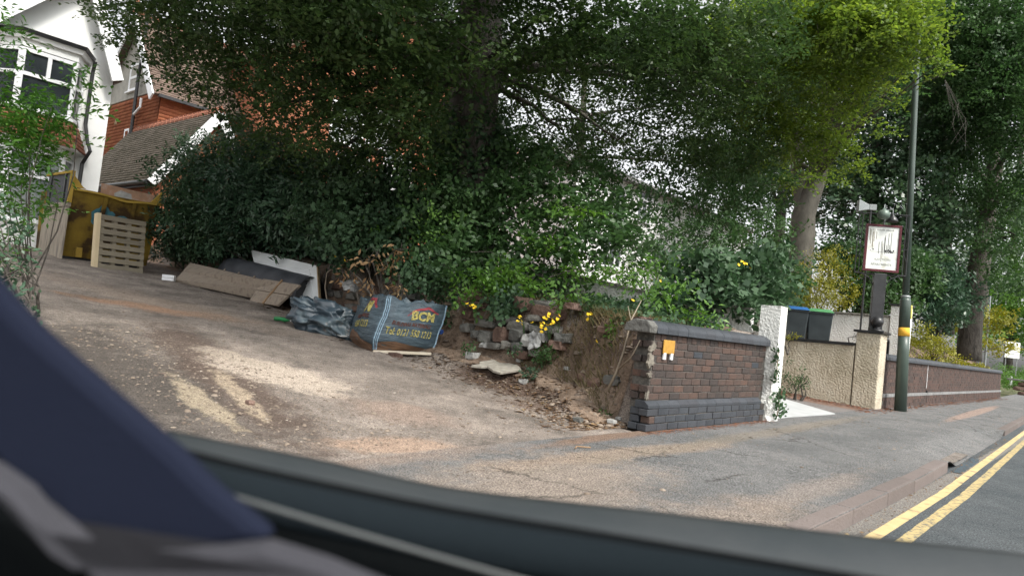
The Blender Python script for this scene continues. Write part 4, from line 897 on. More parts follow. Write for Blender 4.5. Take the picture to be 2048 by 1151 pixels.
q = onx(700, 572, 7.1); t = blob('plastic_rag', M['rag'], None, q, (.08, .18, .09), seed=78, sub=3, sq=.6); prop(t, 'grey and white crumpled rag above the bulk bag, below dry branches', 'rag')
# ------------------------------------------------------------------ buildings
def finalize(t):
    for ch in t.children: ch.location = ch.location-t.location
def fmat(o_, d):
    d = Vector(d).normalized(); n_ = Vector((-d.y, d.x, 0))   # n_ points into the wall
    return Matrix(((d.x, n_.x, 0, o_[0]), (d.y, n_.y, 0, o_[1]), (0, 0, 1, o_[2]), (0, 0, 0, 1)))
def win(par, o_, d, w_, h_, mull=(), trans=None, fr=.055, glass='glass', sill=True, depth=.06, top_mull=()):
    m4 = fmat(o_, d); m = MB()
    m.box((0, 0, 0), (w_, depth, fr), m4).box((0, 0, h_-fr), (w_, depth, h_), m4).box((0, .001, fr), (fr, depth, h_-fr), m4).box((w_-fr, .001, fr), (w_, depth, h_-fr), m4)
    tz = trans*h_ if trans else h_-fr
    if trans: m.box((fr, .002, tz-fr/2), (w_-fr, depth, tz+fr/2), m4)
    for k in mull: m.box((k*w_-fr/2, .004, fr), (k*w_+fr/2, depth, tz-(fr/2 if trans else 0)), m4)
    for k in top_mull: m.box((k*w_-fr/2, .004, tz+fr/2), (k*w_+fr/2, depth, h_-fr), m4)
    o = m.build('window', M['upvc'], par)
    MB().box((fr*.8, depth*.6, fr*.8), (w_-fr*.8, depth*.75, h_-fr*.8), m4).build('pane', M[glass], o)
    if sill: MB().box((-.04, -.07, -.05), (w_+.04, depth, -.003), m4).build('sill', M['upvc'], o)
    return o
def tiles(name, o_, ux, uy, W_, H_, tw, th, mat, par, thick=.018, keep=None, seed=1, lift=.022):
    o_, ux, uy = Vector(o_), Vector(ux).normalized(), Vector(uy).normalized(); nn = ux.cross(uy).normalized()
    rr = random.Random(seed); V = []; Q = []
    nu, nv = int(W_/tw), int(H_/th)
    for j in range(nv):
        off = tw*.5*(j % 2)
        for i in range(nu+1):
            a, b = i*tw-off, i*tw-off+tw*.965; c0, c1 = j*th-.01, j*th+th*1.1
            a, b = max(a, 0), min(b, W_)
            if b-a < .02: continue
            if keep and not keep((a+b)/2, (c0+c1)/2): continue
            l0 = lift+rr.uniform(-.004, .006); sk_ = rr.uniform(-.004, .004)
            n = len(V)
            for (x, y, z) in ((a, c0+sk_, l0), (b, c0-sk_, l0), (b, c1, .002), (a, c1, .002), (a, c0+sk_, l0-thick), (b, c0-sk_, l0-thick)):
                V.append(o_+ux*x+uy*y+nn*z)
            Q += [(n, n+1, n+2, n+3), (n+4, n+5, n+1, n)]
    me = npmesh(name, V, Q); o = link(name, me, M[mat], par); o['kind'] = 'stuff'; return o
# --- white rendered house at the left
GZ = drive_z(4.6, 18)
wh = thing('white_house', 'white rendered gable house with two storey bay window and steep roof at far left', 'house', (4.0, 18, GZ))
RE, LE = (5.66, 5.45), (1.2, 3.9); AP = (4.80, 7.75)
prof = [(LE[0], 0), (RE[0], 0), RE, AP, LE]
MB().prism([(LE[0], GZ-.4), (RE[0], GZ-.4), RE, AP, LE], 'y', 18, 25).build('wall', M['housewhite'], wh)
def slope_roof(par, p, q_, y0, y1, mat, nm='roof', under=.05, over=.25, tiled=True, seed=1):
    p, q_ = Vector((p[0], 0, p[1])), Vector((q_[0], 0, q_[1])); d = (q_-p).normalized(); p2 = p-d*over; L_ = (q_-p2).length
    m4 = Matrix.Identity(4)
    nn = Vector((-d.z, 0, d.x)); nn = nn if nn.z > 0 else -nn
    m = MB(); a = p2+nn*.01; b = q_+nn*.01; c = b+nn*.07; e = a+nn*.07
    m.prism([(a.x, a.z), (b.x, b.z), (c.x, c.z), (e.x, e.z)], 'y', y0, y1); o = m.build(nm, M[mat], par)
    if tiled:
        base = e+nn*.004
        if (q_.x-p.x) > 0: tiles('roof_tiles', (base.x, y1, base.z), (0, -1, 0), d, y1-y0, L_, .17, .11, mat, o, seed=seed)
        else: tiles('roof_tiles', (base.x, y0, base.z), (0, 1, 0), d, y1-y0, L_, .17, .11, mat, o, seed=seed)
    return o
slope_roof(wh, RE, AP, 17.7, 25, 'rooftile', tiled=False, over=.05); slope_roof(wh, LE, AP, 17.7, 25, 'rooftile', tiled=True)
def barge(par, p, q_, y0, y1, wd, mat='upvc', over=.25, nm='bargeboard'):
    p, q_ = Vector((p[0], 0, p[1])), Vector((q_[0], 0, q_[1])); d = (q_-p).normalized(); nn = Vector((-d.z, 0, d.x)); nn = nn if nn.z > 0 else -nn
    a = p-d*over; MB().prism([(v.x, v.z) for v in (a-nn*(wd-.09), q_-nn*(wd-.09), q_+nn*.10, a+nn*.10)], 'y', y0, y1).build(nm, M[mat], par)
barge(wh, RE, AP, 17.64, 17.695, .24, over=.02); barge(wh, LE, AP, 17.64, 17.695, .30)
def bay(par, z0, z1, top=True):
    pts = [(3.35, 18), (3.72, 17.45), (4.76, 17.45), (5.10, 18)]
    MB().prism(pts+[(5.1, 18.1), (3.35, 18.1)], 'z', z0, z1).build('bay_wall', M['housewhite'], par)
bay(wh, GZ-.3, 1.86); bay(wh, 3.42, 3.56); bay(wh, 5.50, 5.66)
d1 = Vector((5.10-4.76, .55, 0)); d0 = Vector((3.72-3.35, -.55, 0))
for zb, hh, tr, gl in ((1.90, 1.50, .64, 'glasscurtain'), (4.22, 1.26, .58, 'glass')):
    win(wh, (3.72, 17.452, zb), (1, 0, 0), 1.04, hh, (), tr, .075, gl, top_mull=(.5,))
    win(wh, (4.765, 17.46, zb), d1, d1.length-.02, hh, (), tr, .07, gl, sill=False); win(wh, (3.355, 17.99, zb), d0, d0.length-.02, hh, (), tr, .07, gl, sill=False)
    MB().prism([(3.5, 17.95), (3.8, 17.60), (4.7, 17.60), (5.0, 17.95)], 'z', zb, zb+hh).build('dark_interior', M['black'], wh)
def ring(o_, zt): return [(3.35-o_, 18.0, zt), (3.72-o_*.6, 17.45-o_, zt), (4.76+o_*.6, 17.45-o_, zt), (5.10+o_, 18.0, zt)]
def slabring(nm, o0, z0_, o1, z1_, mat):
    a, b = ring(o0, z0_), ring(o1, z1_)
    return MB().add(a+b, [(3, 2, 1, 0), (4, 5, 6, 7), (0, 1, 5, 4), (1, 2, 6, 5), (2, 3, 7, 6), (3, 0, 4, 7)]).build(nm, M[mat], wh)
slabring('bay_cornice', .06, 5.662, .10, 5.76, 'upvc'); slabring('bay_gutter', .13, 5.763, .15, 5.84, 'black')
slabring('bay_soffit', .16, 3.563, .18, 3.60, 'upvc')
sk_ = slabring('bay_skirt_roof', .20, 3.603, .0, 4.16, 'ridge')
for p0_, p1_, q0_, q1_ in ((ring(.21, 3.60)[1], ring(.21, 3.60)[2], ring(.0, 4.17)[1], ring(.0, 4.17)[2]), (ring(.21, 3.60)[2], ring(.21, 3.60)[3], ring(.0, 4.17)[2], ring(.0, 4.17)[3]), (ring(.21, 3.60)[0], ring(.21, 3.60)[1], ring(.0, 4.17)[0], ring(.0, 4.17)[1])):
    p0_, p1_, q0_ = Vector(p0_), Vector(p1_), Vector(q0_); ux = p1_-p0_; W_ = ux.length; uxn = ux.normalized(); uy = (q0_-p0_)-uxn*(q0_-p0_).dot(uxn); Hh = uy.length; sh = (q0_-p0_).dot(uxn); sh2 = (Vector(q1_)-p1_).dot(uxn)
    tiles('skirt_tiles', p0_, uxn, uy, W_, Hh, .13, .10, 'ridge', sk_, keep=lambda u_, v_, W_=W_, Hh=Hh, sh=sh, sh2=sh2: sh*v_/Hh-.03 < u_ < W_+sh2*v_/Hh+.03)
MB().tube([(5.2, 17.85, 5.74), (5.2, 17.93, 5.5), (5.2, 17.93, 4.3), (5.26, 17.85, 3.9), (5.32, 17.78, 3.7), (5.24, 17.93, 3.4), (5.24, 17.93, GZ)], .04, 8).build('drainpipe', M['black'], wh)
win(wh, (2.2, 17.94, 1.9), (1, 0, 0), .9, 1.4, (.5,), .65, .06, 'glass')
for ch in wh.children: ch.location.x += .12
# higher roof behind with skylight
MB().add([(-4, 19, 4.8), (3.6, 19, 4.8), (3.9, 22, 8.9), (-4, 22, 8.9)]+[(-4, 19, 4.6), (3.6, 19, 4.6), (3.9, 22, 8.7), (-4, 22, 8.7)], [(0, 1, 2, 3), (7, 6, 5, 4), (0, 4, 5, 1), (1, 5, 6, 2), (3, 7, 4, 0)]).build('rear_roof', M['ridge'], wh)
boxpart('rear_wall', (-4, 19.3, GZ-.4), (1.0, 22, 4.62), M['housewhite'], wh)
finalize(wh)
# --- low outbuilding
ob = thing('outbuilding', 'low brick outbuilding with mossy tiled roof and white gable board behind the yellow skip', 'outbuilding', (7.4, 19.15, 1.5))
EZ, RZ_ = 3.62, 5.72
MB().prism([(7.45, 1.2), (10.3, 1.2), (10.3, EZ-.05), (8.87, RZ_-.10), (7.45, EZ-.05)], 'y', 19.25, 25).build('wall', M['redbrick'], ob)
slope_roof(ob, (7.40, EZ), (8.87, RZ_), 19.05, 25.2, 'mosstile', seed=5, over=.22); slope_roof(ob, (10.34, EZ), (8.87, RZ_), 19.05, 25.2, 'mosstile', seed=6, tiled=False)
barge(ob, (7.40, EZ), (8.87, RZ_), 18.99, 19.045, .24, over=.2); barge(ob, (10.34, EZ), (8.87, RZ_), 18.99, 19.045, .24, over=.2)
MB().tube([(7.2, 19.05, EZ-.16), (7.2, 25.2, EZ-.16)], .06, 8).build('gutter', M['black'], ob)
boxpart('fascia', (7.26, 19.06, EZ-.27), (7.30, 25.1, EZ-.05), M['black'], ob)
rt = MB().tube([(8.87, 19.0, RZ_+.06), (8.87, 25.2, RZ_+.06)], .09, 10).build('ridge_core', M['ridge'], ob)
rme = MB().tube([(0, 0, 0), (0, .29, 0)], [.125, .11], 10).mesh('ridge_tile'); rme.materials.append(M['ridge'])
rfin = MB().box((-.015, 0, .09), (.015, .24, .17)).mesh('ridge_crest'); rfin.materials.append(M['ridge'])
for i in range(20):
    o = link('ridge_tile', rme, None, ob, loc=(8.87, 19.0+i*.30, RZ_+.05)); link('ridge_crest', rfin, None, o)
boxpart('dark_opening', (7.44, 19.4, 3.0), (7.452, 19.9, 3.35), M['black'], ob)
m = MB()
for c in range(28):
    z = 1.5+c*.075
    if z > 3.5: break
    for k in range(26): m.box((7.437, 19.25+k*.225-.11*(c % 2)+.0, z), (7.4485, 19.25+k*.225-.11*(c % 2)+.215, z+.066))
o = m.build('brick_courses', M['redbrick'], ob); o['kind'] = 'stuff'
finalize(ob)
# --- red tile-hung house
rh = thing('tile_hung_house', 'orange tile hung house with tall gable and brown roof behind the outbuilding', 'house', (8.87, 23.3, 1.8))
T0, T1, E1, AZ = 23.33, 28.6, 6.95, 9.75; TM = 25.5
MB().prism([(T0, 1.5), (T1, 1.5), (T1, E1), (TM, AZ-.05), (T0, E1)], 'x', 8.9, 17).build('wall', M['redbrick'], rh)
MB().prism([(T0+.02, E1+.05), (T1, E1+.05), (TM, AZ-.12)], 'x', 8.86, 8.898).build('gable_render', M['pebbledash'], rh)
tiles('hung_tiles', (8.885, T1, 2.0), (0, -1, 0), (0, 0, 1), T1-T0, E1-1.95, .17, .115, 'redtile', rh, seed=9)
tiles('hung_tiles', (8.9, T0-.015, 2.0), (1, 0, 0), (0, 0, 1), 4.0, E1-2.0, .17, .115, 'redtile', rh, seed=10)
def xroof(par, y0, z0_, y1, z1_, x0, x1, mat, tiled, seed):
    a, b = Vector((0, y0, z0_)), Vector((0, y1, z1_)); d = (b-a).normalized(); a = a-d*.3; nn = Vector((0, -d.z, d.y)); nn = nn if nn.z > 0 else -nn
    m = MB().prism([(v.y, v.z) for v in (a+nn*.01, b+nn*.01, b+nn*.08, a+nn*.08)], 'x', x0, x1); o = m.build('roof', M[mat], par)
    if tiled: base = a+nn*.084; tiles('roof_tiles', (x0, base.y, base.z), (1, 0, 0), d, x1-x0, (b-a).length, .17, .11, mat, o, seed=seed)
xroof(rh, T0, E1, TM, AZ, 8.6, 15.5, 'rooftile', True, 11); xroof(rh, T1, E1, TM, AZ, 8.6, 17, 'rooftile', False, 12)
def ybarge(par, y0, z0_, y1, z1_, x0, x1, wd=.26):
    a, b = Vector((0, y0, z0_)), Vector((0, y1, z1_)); d = (b-a).normalized(); nn = Vector((0, -d.z, d.y)); nn = nn if nn.z > 0 else -nn
    a = a-d*.35; MB().prism([(v.y, v.z) for v in (a-nn*(wd-.08), b-nn*(wd-.08), b+nn*.1, a+nn*.1)], 'x', x0, x1).build('bargeboard', M['upvc'], par)
ybarge(rh, T0, E1, TM, AZ, 8.53, 8.58); ybarge(rh, T1, E1, TM, AZ, 8.53, 8.58)
MB().tube([(8.5, TM, AZ+.1), (16, TM, AZ+.1)], .1, 8).build('ridge', M['ridge'], rh)
MB().lathe([(.05, 0), (.06, .1), (.03, .16), (.09, .24), (.07, .33), (.02, .38)], (8.6, TM, AZ+.15), 10).build('ridge_finial', M['ridge'], rh)
win(rh, (8.84, 26.05, 7.25), (0, -1, 0), .85, .95, (), .5, .09, 'glasscurtain')
win(rh, (8.86, 25.9, 5.35), (0, -1, 0), .40, .6, (), None, .07, 'glasscurtain')
MB().tube([(8.7, 24.75, AZ), (8.7, 24.75, 8.2), (8.72, 24.9, 7.6), (8.75, 24.95, 5.2), (8.75, 24.95, 2.0)], .055, 8).build('soil_pipe', M['black'], rh)
MB().tube([(8.7, 24.75, AZ+.4), (8.7, 24.75, AZ-.1)], .06, 8).build('vent_pipe', M['galv'], rh)
MB().tube([(8.72, 24.4, 6.8), (8.72, 24.4, 6.5), (8.7, 24.8, 6.3)], .04, 6).build('waste_pipe', M['upvc'], rh)
boxpart('eaves_gutter', (8.7, T0-.38, E1-.28), (15.5, T0-.28, E1-.18), M['black'], rh)
for y, z in ((24.6, 5.7), (25.2, 6.25), (26.7, 6.2)): boxpart('vent_block', (8.84, y, z), (8.87, y+.16, z+.22), M['batten'], rh)
finalize(rh)
# --- tall red brick wing seen through the beech
bh = thing('brick_house', 'tall orange brick house with white bay windows seen through the dark tree branches', 'house', (15, 22, 2))
q0, q1 = ony(515, 250, 22), ony(640, 250, 22); x0, x1 = q0.x, 25
MB().prism([(x0, 1.5), (x1, 1.5), (x1, 8.2), ((x0+x1)/2-1.5, 12.5), (x0, 9.0)], 'y', 22, 29).build('wall', M['redbrick'], bh)
m = MB()
for c in range(96):
    z = 2+c*.075
    if z > 9: break
    for k in range(int((x1-x0)/.225)): m.box((x0+k*.225+.11*(c % 2), 21.985, z), (x0+k*.225+.11*(c % 2)+.215, 21.998, z+.066))
o = m.build('brick_courses', M['redbrick'], bh); o['kind'] = 'stuff'
MB().prism([(x0-.3, 8.7), ((x0+x1)/2-1.5, 12.6), (x1+.3, 7.9), (x1+.3, 8.1), ((x0+x1)/2-1.5, 12.8), (x0-.3, 8.9)], 'y', 21.6, 29.2).build('roof', M['rooftile'], bh)
for px, py in ((690, 250), (760, 260), (700, 350), (790, 345)):
    q = ony(px, py, 21.9); win(bh, (q.x-.6, 21.92, q.z-.7), (1, 0, 0), 1.5, 1.5, (.33, .66), .65, .09, 'glasscurtain')
finalize(bh)
# --- white house through the shrubs
qa, qb = ony(1160, 450, 15), ony(1470, 450, 15)
th_ = thing('gabled_white_house', 'white house with grey roof and white bargeboards glimpsed through the shrubs', 'house', (qa.x, 15, 2))
X0, X1 = qa.x-.5, qb.x+1.5; ZE = ony(1300, 372, 15).z
MB().box((X0, 15, 1.2), (X1, 19.5, ZE)).build('wall', M['housewhite'], th_)
mid = (X0+X1)/2
MB().add([(X0-.4, 14.6, ZE-.1), (X1+.4, 14.6, ZE-.1), (X1-.5, 17.3, ZE+1.0), (X0+1.5, 17.3, ZE+1.0), (X0-.4, 14.6, ZE-.25), (X1+.4, 14.6, ZE-.25), (X1, 19.7, ZE-.2), (X0, 19.7, ZE-.2)], [(0, 1, 2, 3), (4, 7, 6, 5), (0, 4, 5, 1), (1, 5, 6, 2), (2, 6, 7, 3), (3, 7, 4, 0)]).build('roof', M['plinth'], th_)
for px, py, w_, h_ in ((1235, 410, 1.2, 1.3), (1290, 412, 1.2, 1.3), (1225, 505, 1.4, 1.2), (1310, 510, 1.4, 1.2), (1400, 505, 1.2, 1.2), (1385, 430, 1.0, 1.0)):
    q = ony(px, py, 14.95); win(th_, (q.x-w_/2, 14.95, q.z-h_/2), (1, 0, 0), w_, h_, (.33, .66), .7, .1, 'glass')
qg = ony(1395, 395, 14.7)
MB().prism([(qg.x-1.6, qg.z-.9), (qg.x-1.6, qg.z-.65), (qg.x, qg.z+.35), (qg.x+1.6, qg.z-.65), (qg.x+1.6, qg.z-.9), (qg.x, qg.z+.1)], 'y', 14.5, 14.58).build('bargeboard', M['upvc'], th_)
finalize(th_)
# ------------------------------------------------------------------ foliage
def rotmats(yaw, pitch, roll):
    cy, sy, cp_, sp, cr, sr = np.cos(yaw), np.sin(yaw), np.cos(pitch), np.sin(pitch), np.cos(roll), np.sin(roll)
    z = np.zeros_like(yaw); o = np.ones_like(yaw)
    Rz = np.stack([cy, -sy, z, sy, cy, z, z, z, o], -1).reshape(-1, 3, 3)
    Ry = np.stack([cp_, z, sp, z, o, z, -sp, z, cp_], -1).reshape(-1, 3, 3)
    Rx = np.stack([o, z, z, z, cr, -sr, z, sr, cr], -1).reshape(-1, 3, 3)
    return Rz @ Ry @ Rx
def leafcloud(blobs, L_, W_, nleaf, slen, dens, rng, flat=.35, droop=.1, shell=.5, jit=.35):
    """sprays of small folded leaves through ellipsoidal clumps; blobs = [(centre, radii)]; dens = sprays per cubic metre"""
    Cs = []
    for c, r in blobs:
        n = max(3, int(dens*4.19*r[0]*r[1]*r[2]))
        d = rng.normal(size=(n, 3)); d /= np.linalg.norm(d, axis=1)[:, None]
        rad = rng.random(n)**(1/3*(1-shell)+.08)
        lump = 1+.28*np.sin(d[:, 0]*5+c[0])*np.sin(d[:, 1]*6+c[1]*2)+.22*np.sin(d[:, 2]*7+c[2]*3)
        Cs.append(np.asarray(c)+d*(rad*lump)[:, None]*np.asarray(r))
    P0 = np.concatenate(Cs); m = len(P0)
    Rm = rotmats(rng.uniform(0, 6.28, m), rng.normal(droop, flat, m), rng.normal(0, flat, m))
    t_ = (np.arange(nleaf)+.5)/nleaf
    pos = np.zeros((m, nleaf, 3)); side = np.where(np.arange(nleaf) % 2, 1., -1.)
    sc = rng.uniform(.6, 1.25, (m, 1))
    pos[..., 0] = (t_[None]*slen-slen*.5)*sc; pos[..., 2] = -((t_[None]*slen)**2)*.35/slen+rng.normal(0, .03*slen, (m, nleaf))
    pos[..., 1] = side[None]*L_*.35*rng.uniform(.2, 2.2, (m, nleaf))
    ang = side[None]*(.9-.5*t_[None])+rng.normal(0, .3, (m, nleaf)); pt = rng.normal(.15, jit, (m, nleaf)); rl = rng.normal(0, jit, (m, nleaf))
    Lr = rotmats(ang.ravel(), pt.ravel(), rl.ravel()).reshape(m, nleaf, 3, 3)
    ls = rng.uniform(.65, 1.2, (m, nleaf, 1, 1))
    lv = np.array([(0, 0, 0), (.45, .5, .07), (1, 0, -.04), (.5, -.5, .07)])*np.array([L_, W_, L_])
    lv = lv[None, None]*ls
    v = np.einsum('mnij,mnkj->mnki', Lr, lv)+pos[:, :, None, :]
    v = np.einsum('mij,mnkj->mnki', Rm, v)+P0[:, None, None, :]
    V = v.reshape(-1, 3); Q = np.arange(len(V)).reshape(-1, 4)
    return V, Q
def foliage(name, blobs, mat, par, **k):
    V, Q = leafcloud(blobs, rng=RNG, **k); me = npmesh(name, V, Q)
    return link(name, me, L[mat], par)
def bl(items):     # (px, py, Y, rx, rz) -> clumps
    out = []
    for px, py, Y, r, rz in items:
        p = at(px, py, Y); out.append(((p.x, p.y, p.z), (r, r, rz)))
    return out
def limbs(par, base, blobs, mat, r0=.10, n=6, sub=True, name='limb'):
    m = MB(); rr = random.Random(len(blobs))
    for c, r in blobs:
        c = Vector(c); b = min(base, key=lambda q: (q-c).length*.6+abs(q.z-(c.z-.6))); mid_ = b.lerp(c, .5)+Vector((rr.uniform(-.3, .3), rr.uniform(-.3, .3), rr.uniform(.1, .6)))
        pts = []
        for i in range(n+1):
            t_ = i/n; pts.append(b*(1-t_)**2+mid_*2*t_*(1-t_)+c*t_**2+Vector((rr.uniform(-.05, .05), rr.uniform(-.05, .05), rr.uniform(-.05, .05))))
        m.tube(pts, [r0*(1-.85*i/n) for i in range(n+1)], 6, cap=False)
        if sub:
            for k in range(4):
                e = c+Vector((rr.uniform(-1, 1)*r[0], rr.uniform(-1, 1)*r[1], rr.uniform(-.8, .5)*r[2]))
                s_ = pts[rr.randrange(n//2, n+1)]; m.tube([s_, s_.lerp(e, .5)+Vector((0, 0, .1)), e], [r0*.22, r0*.14, .006], 4, cap=False)
    o = m.build(name, mat, par, smooth=True); return o
def trunkmesh(pts, rad, lump=.12, n=18):
    m = MB(); P2 = []; R2 = []
    for i in range(len(pts)-1):
        for k in range(6):
            t_ = k/6; P2.append(Vector(pts[i]).lerp(Vector(pts[i+1]), t_)); R2.append(rad[i]*(1-t_)+rad[i+1]*t_)
    P2.append(Vector(pts[-1])); R2.append(rad[-1]); m.tube(P2, R2, n)
    for i, v in enumerate(m.v):
        v = Vector(v); c = P2[min(i//n, len(P2)-1)]; k = 1+lump*fbm(v.x*2.2, v.y*2.2, v.z*.6); m.v[i] = tuple(c+(v-c)*k)
    return m
# --- big central beech
tb = at(930, 540, 12.6); tb.z = 1.5
bt = thing('beech_tree', 'huge dark beech tree with thick ivy clad trunk spreading over the dirt drive', 'tree', tb)
tp = [Vector((0, 0, -.2)), at(938, 400, 12.6)-tb, at(945, 250, 12.6)-tb, at(958, 100, 12.6)-tb, at(968, -60, 12.7)-tb, at(975, -250, 12.9)-tb]
trunkmesh(tp, [.66, .50, .45, .42, .38, .30]).build('trunk', M['bark'], bt, smooth=True)
Bs = bl([(250, 20, 13, .6, .4), (330, 60, 12, .8, .5), (300, -20, 11, 1.0, .6), (400, 110, 11.5, .8, .5), (470, 60, 11, 1.0, .6), (420, 10, 10.5, 1.1, .5), (450, 170, 11.5, .7, .45), (540, 130, 11, .9, .5), (520, 220, 11.5, .6, .4), (600, 60, 10, 1.1, .6), (620, 180, 10.5, .9, .5),
    (590, 260, 11.5, .6, .4), (680, 20, 9.5, 1.2, .6), (700, 130, 10, 1.0, .6), (690, 230, 11, .8, .5), (760, 190, 10, .9, .6), (780, 60, 9.5, 1.2, .7), (820, 130, 10, 1.0, .6), (830, 270, 11, .7, .5), (760, 290, 11.5, .7, .4), (830, 20, 9.5, .9, .6),
    (860, 220, 11, .4, .4), (1100, 40, 10.5, .8, .6), (1090, 110, 11, .8, .6), (1060, 200, 11.5, .6, .4), (1150, 30, 10.5, 1.1, .6), (1180, 110, 11, .8, .6), (1260, 50, 10.5, 1.1, .6), (1130, 260, 12.5, .55, .5), (1260, 190, 12, .7, .4), (1330, 110, 11.5, .9, .6),
    (1370, 30, 11, 1.1, .6), (1400, 190, 12.5, .8, .5), (1340, 250, 13, .6, .4), (1450, 110, 12, .9, .6), (1480, 40, 11.5, 1.1, .6), (1520, 170, 13, .8, .5), (1030, 130, 13.5, .7, .5), (1240, 280, 13.5, .5, .4), (960, -90, 10, .9, .4), (560, -20, 9.5, 1.2, .6),
    (340, 130, 13, .5, .35), (660, 310, 12, .5, .35), (1440, 260, 13.5, .6, .4)])
Bs = [(c, (r[0]*1.15, r[1]*1.15, r[2]*1.2)) for c, r in Bs]
for k in range(46):                    # the crown goes on above the frame; unseen, added to shade the leaves below
    a = random.uniform(0, 6.28); r_ = random.uniform(.5, 6.5); Bs.append(((tb.x-1.5+r_*math.cos(a), tb.y-1.2+r_*math.sin(a), random.uniform(6.8, 11)-.25*r_), (1.5, 1.5, .7)))
for px in range(520, 1560, 75):       # lower hanging curtain of the same crown
    for k, (yy, Y) in enumerate(((90, 14), (190, 14.5), (270, 14))):
        Bs += bl([(px+(k*31) % 60, yy+((px*7) % 37), Y+((px*13) % 20)/15, .75, .55)])
Bs += bl([(1060, 200, 15.5, .55, .4), (1130, 240, 15.5, .55, .4), (1190, 200, 15.5, .5, .35), (1250, 250, 15.5, .55, .4), (1310, 300, 16, .55, .4), (1090, 280, 16, .5, .3), (1180, 300, 16, .45, .3)])
Bs += bl([(560, 320, 13.2, .6, .4), (650, 300, 12.8, .6, .4), (720, 330, 12.8, .6, .35), (800, 330, 12.4, .6, .4), (860, 300, 12, .6, .4), (1060, 300, 12.6, .5, .4), (500, 270, 13.2, .5, .35)])
Bs = [((c[0]-tb.x, c[1]-tb.y, c[2]-tb.z), r) for c, r in Bs]
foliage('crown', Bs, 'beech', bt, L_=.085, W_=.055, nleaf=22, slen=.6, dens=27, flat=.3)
limbs(bt, [Vector(p) for p in tp[3:]]+[Vector(tp[2])*.3+Vector(tp[3])*.7], Bs[0:47:2], M['bark'], r0=.085)
iv = [(Vector(tp[i]).lerp(Vector(tp[i+1]), k/4)) for i in range(0, 3) for k in range(4)]
foliage('ivy', [((p.x, p.y, p.z), (.60+.12*math.sin(i*2.1), .60, .35)) for i, p in enumerate(iv[:9])], 'ivy', bt, L_=.09, W_=.085, nleaf=8, slen=.25, dens=320, flat=1.2, shell=1.0)
# hanging twigs
# --- right two-stemmed beech
tb2 = at(1598, 540, 21); tb2.z = 2.0
b2 = thing('beech_tree', 'two stemmed pale trunk tree with crown coloured sunlit yellow green left of the lamp post', 'tree', tb2)
f1 = at(1606, 430, 21)-tb2
tps = [Vector((0, 0, -.3)), f1, at(1636, 350, 21)-tb2, at(1650, 250, 20)-tb2, at(1665, 100, 19)-tb2, at(1680, -60, 18)-tb2]
trunkmesh(tps, [.46, .36, .27, .22, .17, .12], n=14).build('trunk', M['barkgrey'], b2, smooth=True)
trunkmesh([f1-Vector((.05, .05, .5)), at(1598, 380, 21.1)-tb2, at(1590, 280, 20.2)-tb2, at(1610, 120, 19.3)-tb2, at(1600, -40, 19.3)-tb2], [.22, .19, .16, .13, .1], n=12).build('stem', M['barkgrey'], b2, smooth=True)
Bl = bl([(1560, 30, 14, .9, .5), (1640, 10, 13, 1.0, .5), (1720, 20, 12.5, 1.0, .5), (1790, 30, 12.2, .8, .45), (1600, 100, 14, .9, .5), (1690, 90, 13, .9, .5), (1770, 90, 12.5, .8, .45), (1840, 100, 12.4, .45, .3), (1880, 130, 12.3, .3, .2), (1850, 50, 12.5, .4, .3), (1650, 170, 14, .8, .45), (1730, 160, 13.5, .6, .35), (1700, 215, 14, .45, .25),
    (1560, 180, 15, .8, .5), (1620, 240, 15, .7, .4), (1560, 260, 15.5, .6, .35), (1720, 50, 11.8, .7, .3), (1780, 200, 14.5, .35, .2), (1650, 300, 15, .6, .3), (1700, 330, 15, .45, .25), (1600, 290, 15.5, .5, .3), (1760, 260, 15.5, .3, .2), (1690, 270, 15, .5, .25), (1490, 60, 13.5, .8, .4), (1520, 130, 14, .7, .35), (1450, 130, 14.5, .6, .3), (1500, 220, 15, .6, .3), (1540, 310, 16, .55, .28), (1640, 350, 16.5, .45, .2), (1580, 360, 17, .4, .2), (1470, 290, 16, .45, .22)])
Bl = [((c[0]-tb2.x, c[1]-tb2.y, c[2]-tb2.z), r) for c, r in Bl]
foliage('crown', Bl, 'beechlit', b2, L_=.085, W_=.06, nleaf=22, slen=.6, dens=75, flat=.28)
B2 = bl([(1500, 80, 18, 1.4, .8), (1530, 220, 18, 1.1, .7), (1480, 300, 18.5, 1.0, .6), (1640, 120, 19, 1.6, .9), (1740, 180, 19, 1.3, .7), (1500, 400, 17.5, .8, .5), (1540, 350, 17.5, .7, .4), (1740, 30, 19, 1.6, .9), (1430, 380, 19, .9, .6), (1400, 310, 19, .9, .6)])
B2 = [((c[0]-tb2.x, c[1]-tb2.y, c[2]-tb2.z), r) for c, r in B2]
foliage('inner_crown', B2, 'mid', b2, L_=.11, W_=.075, nleaf=18, slen=.6, dens=34, flat=.4)
limbs(b2, [Vector(p) for p in tps[2:]], Bl[:18]+B2[:6], M['barkgrey'], r0=.06)
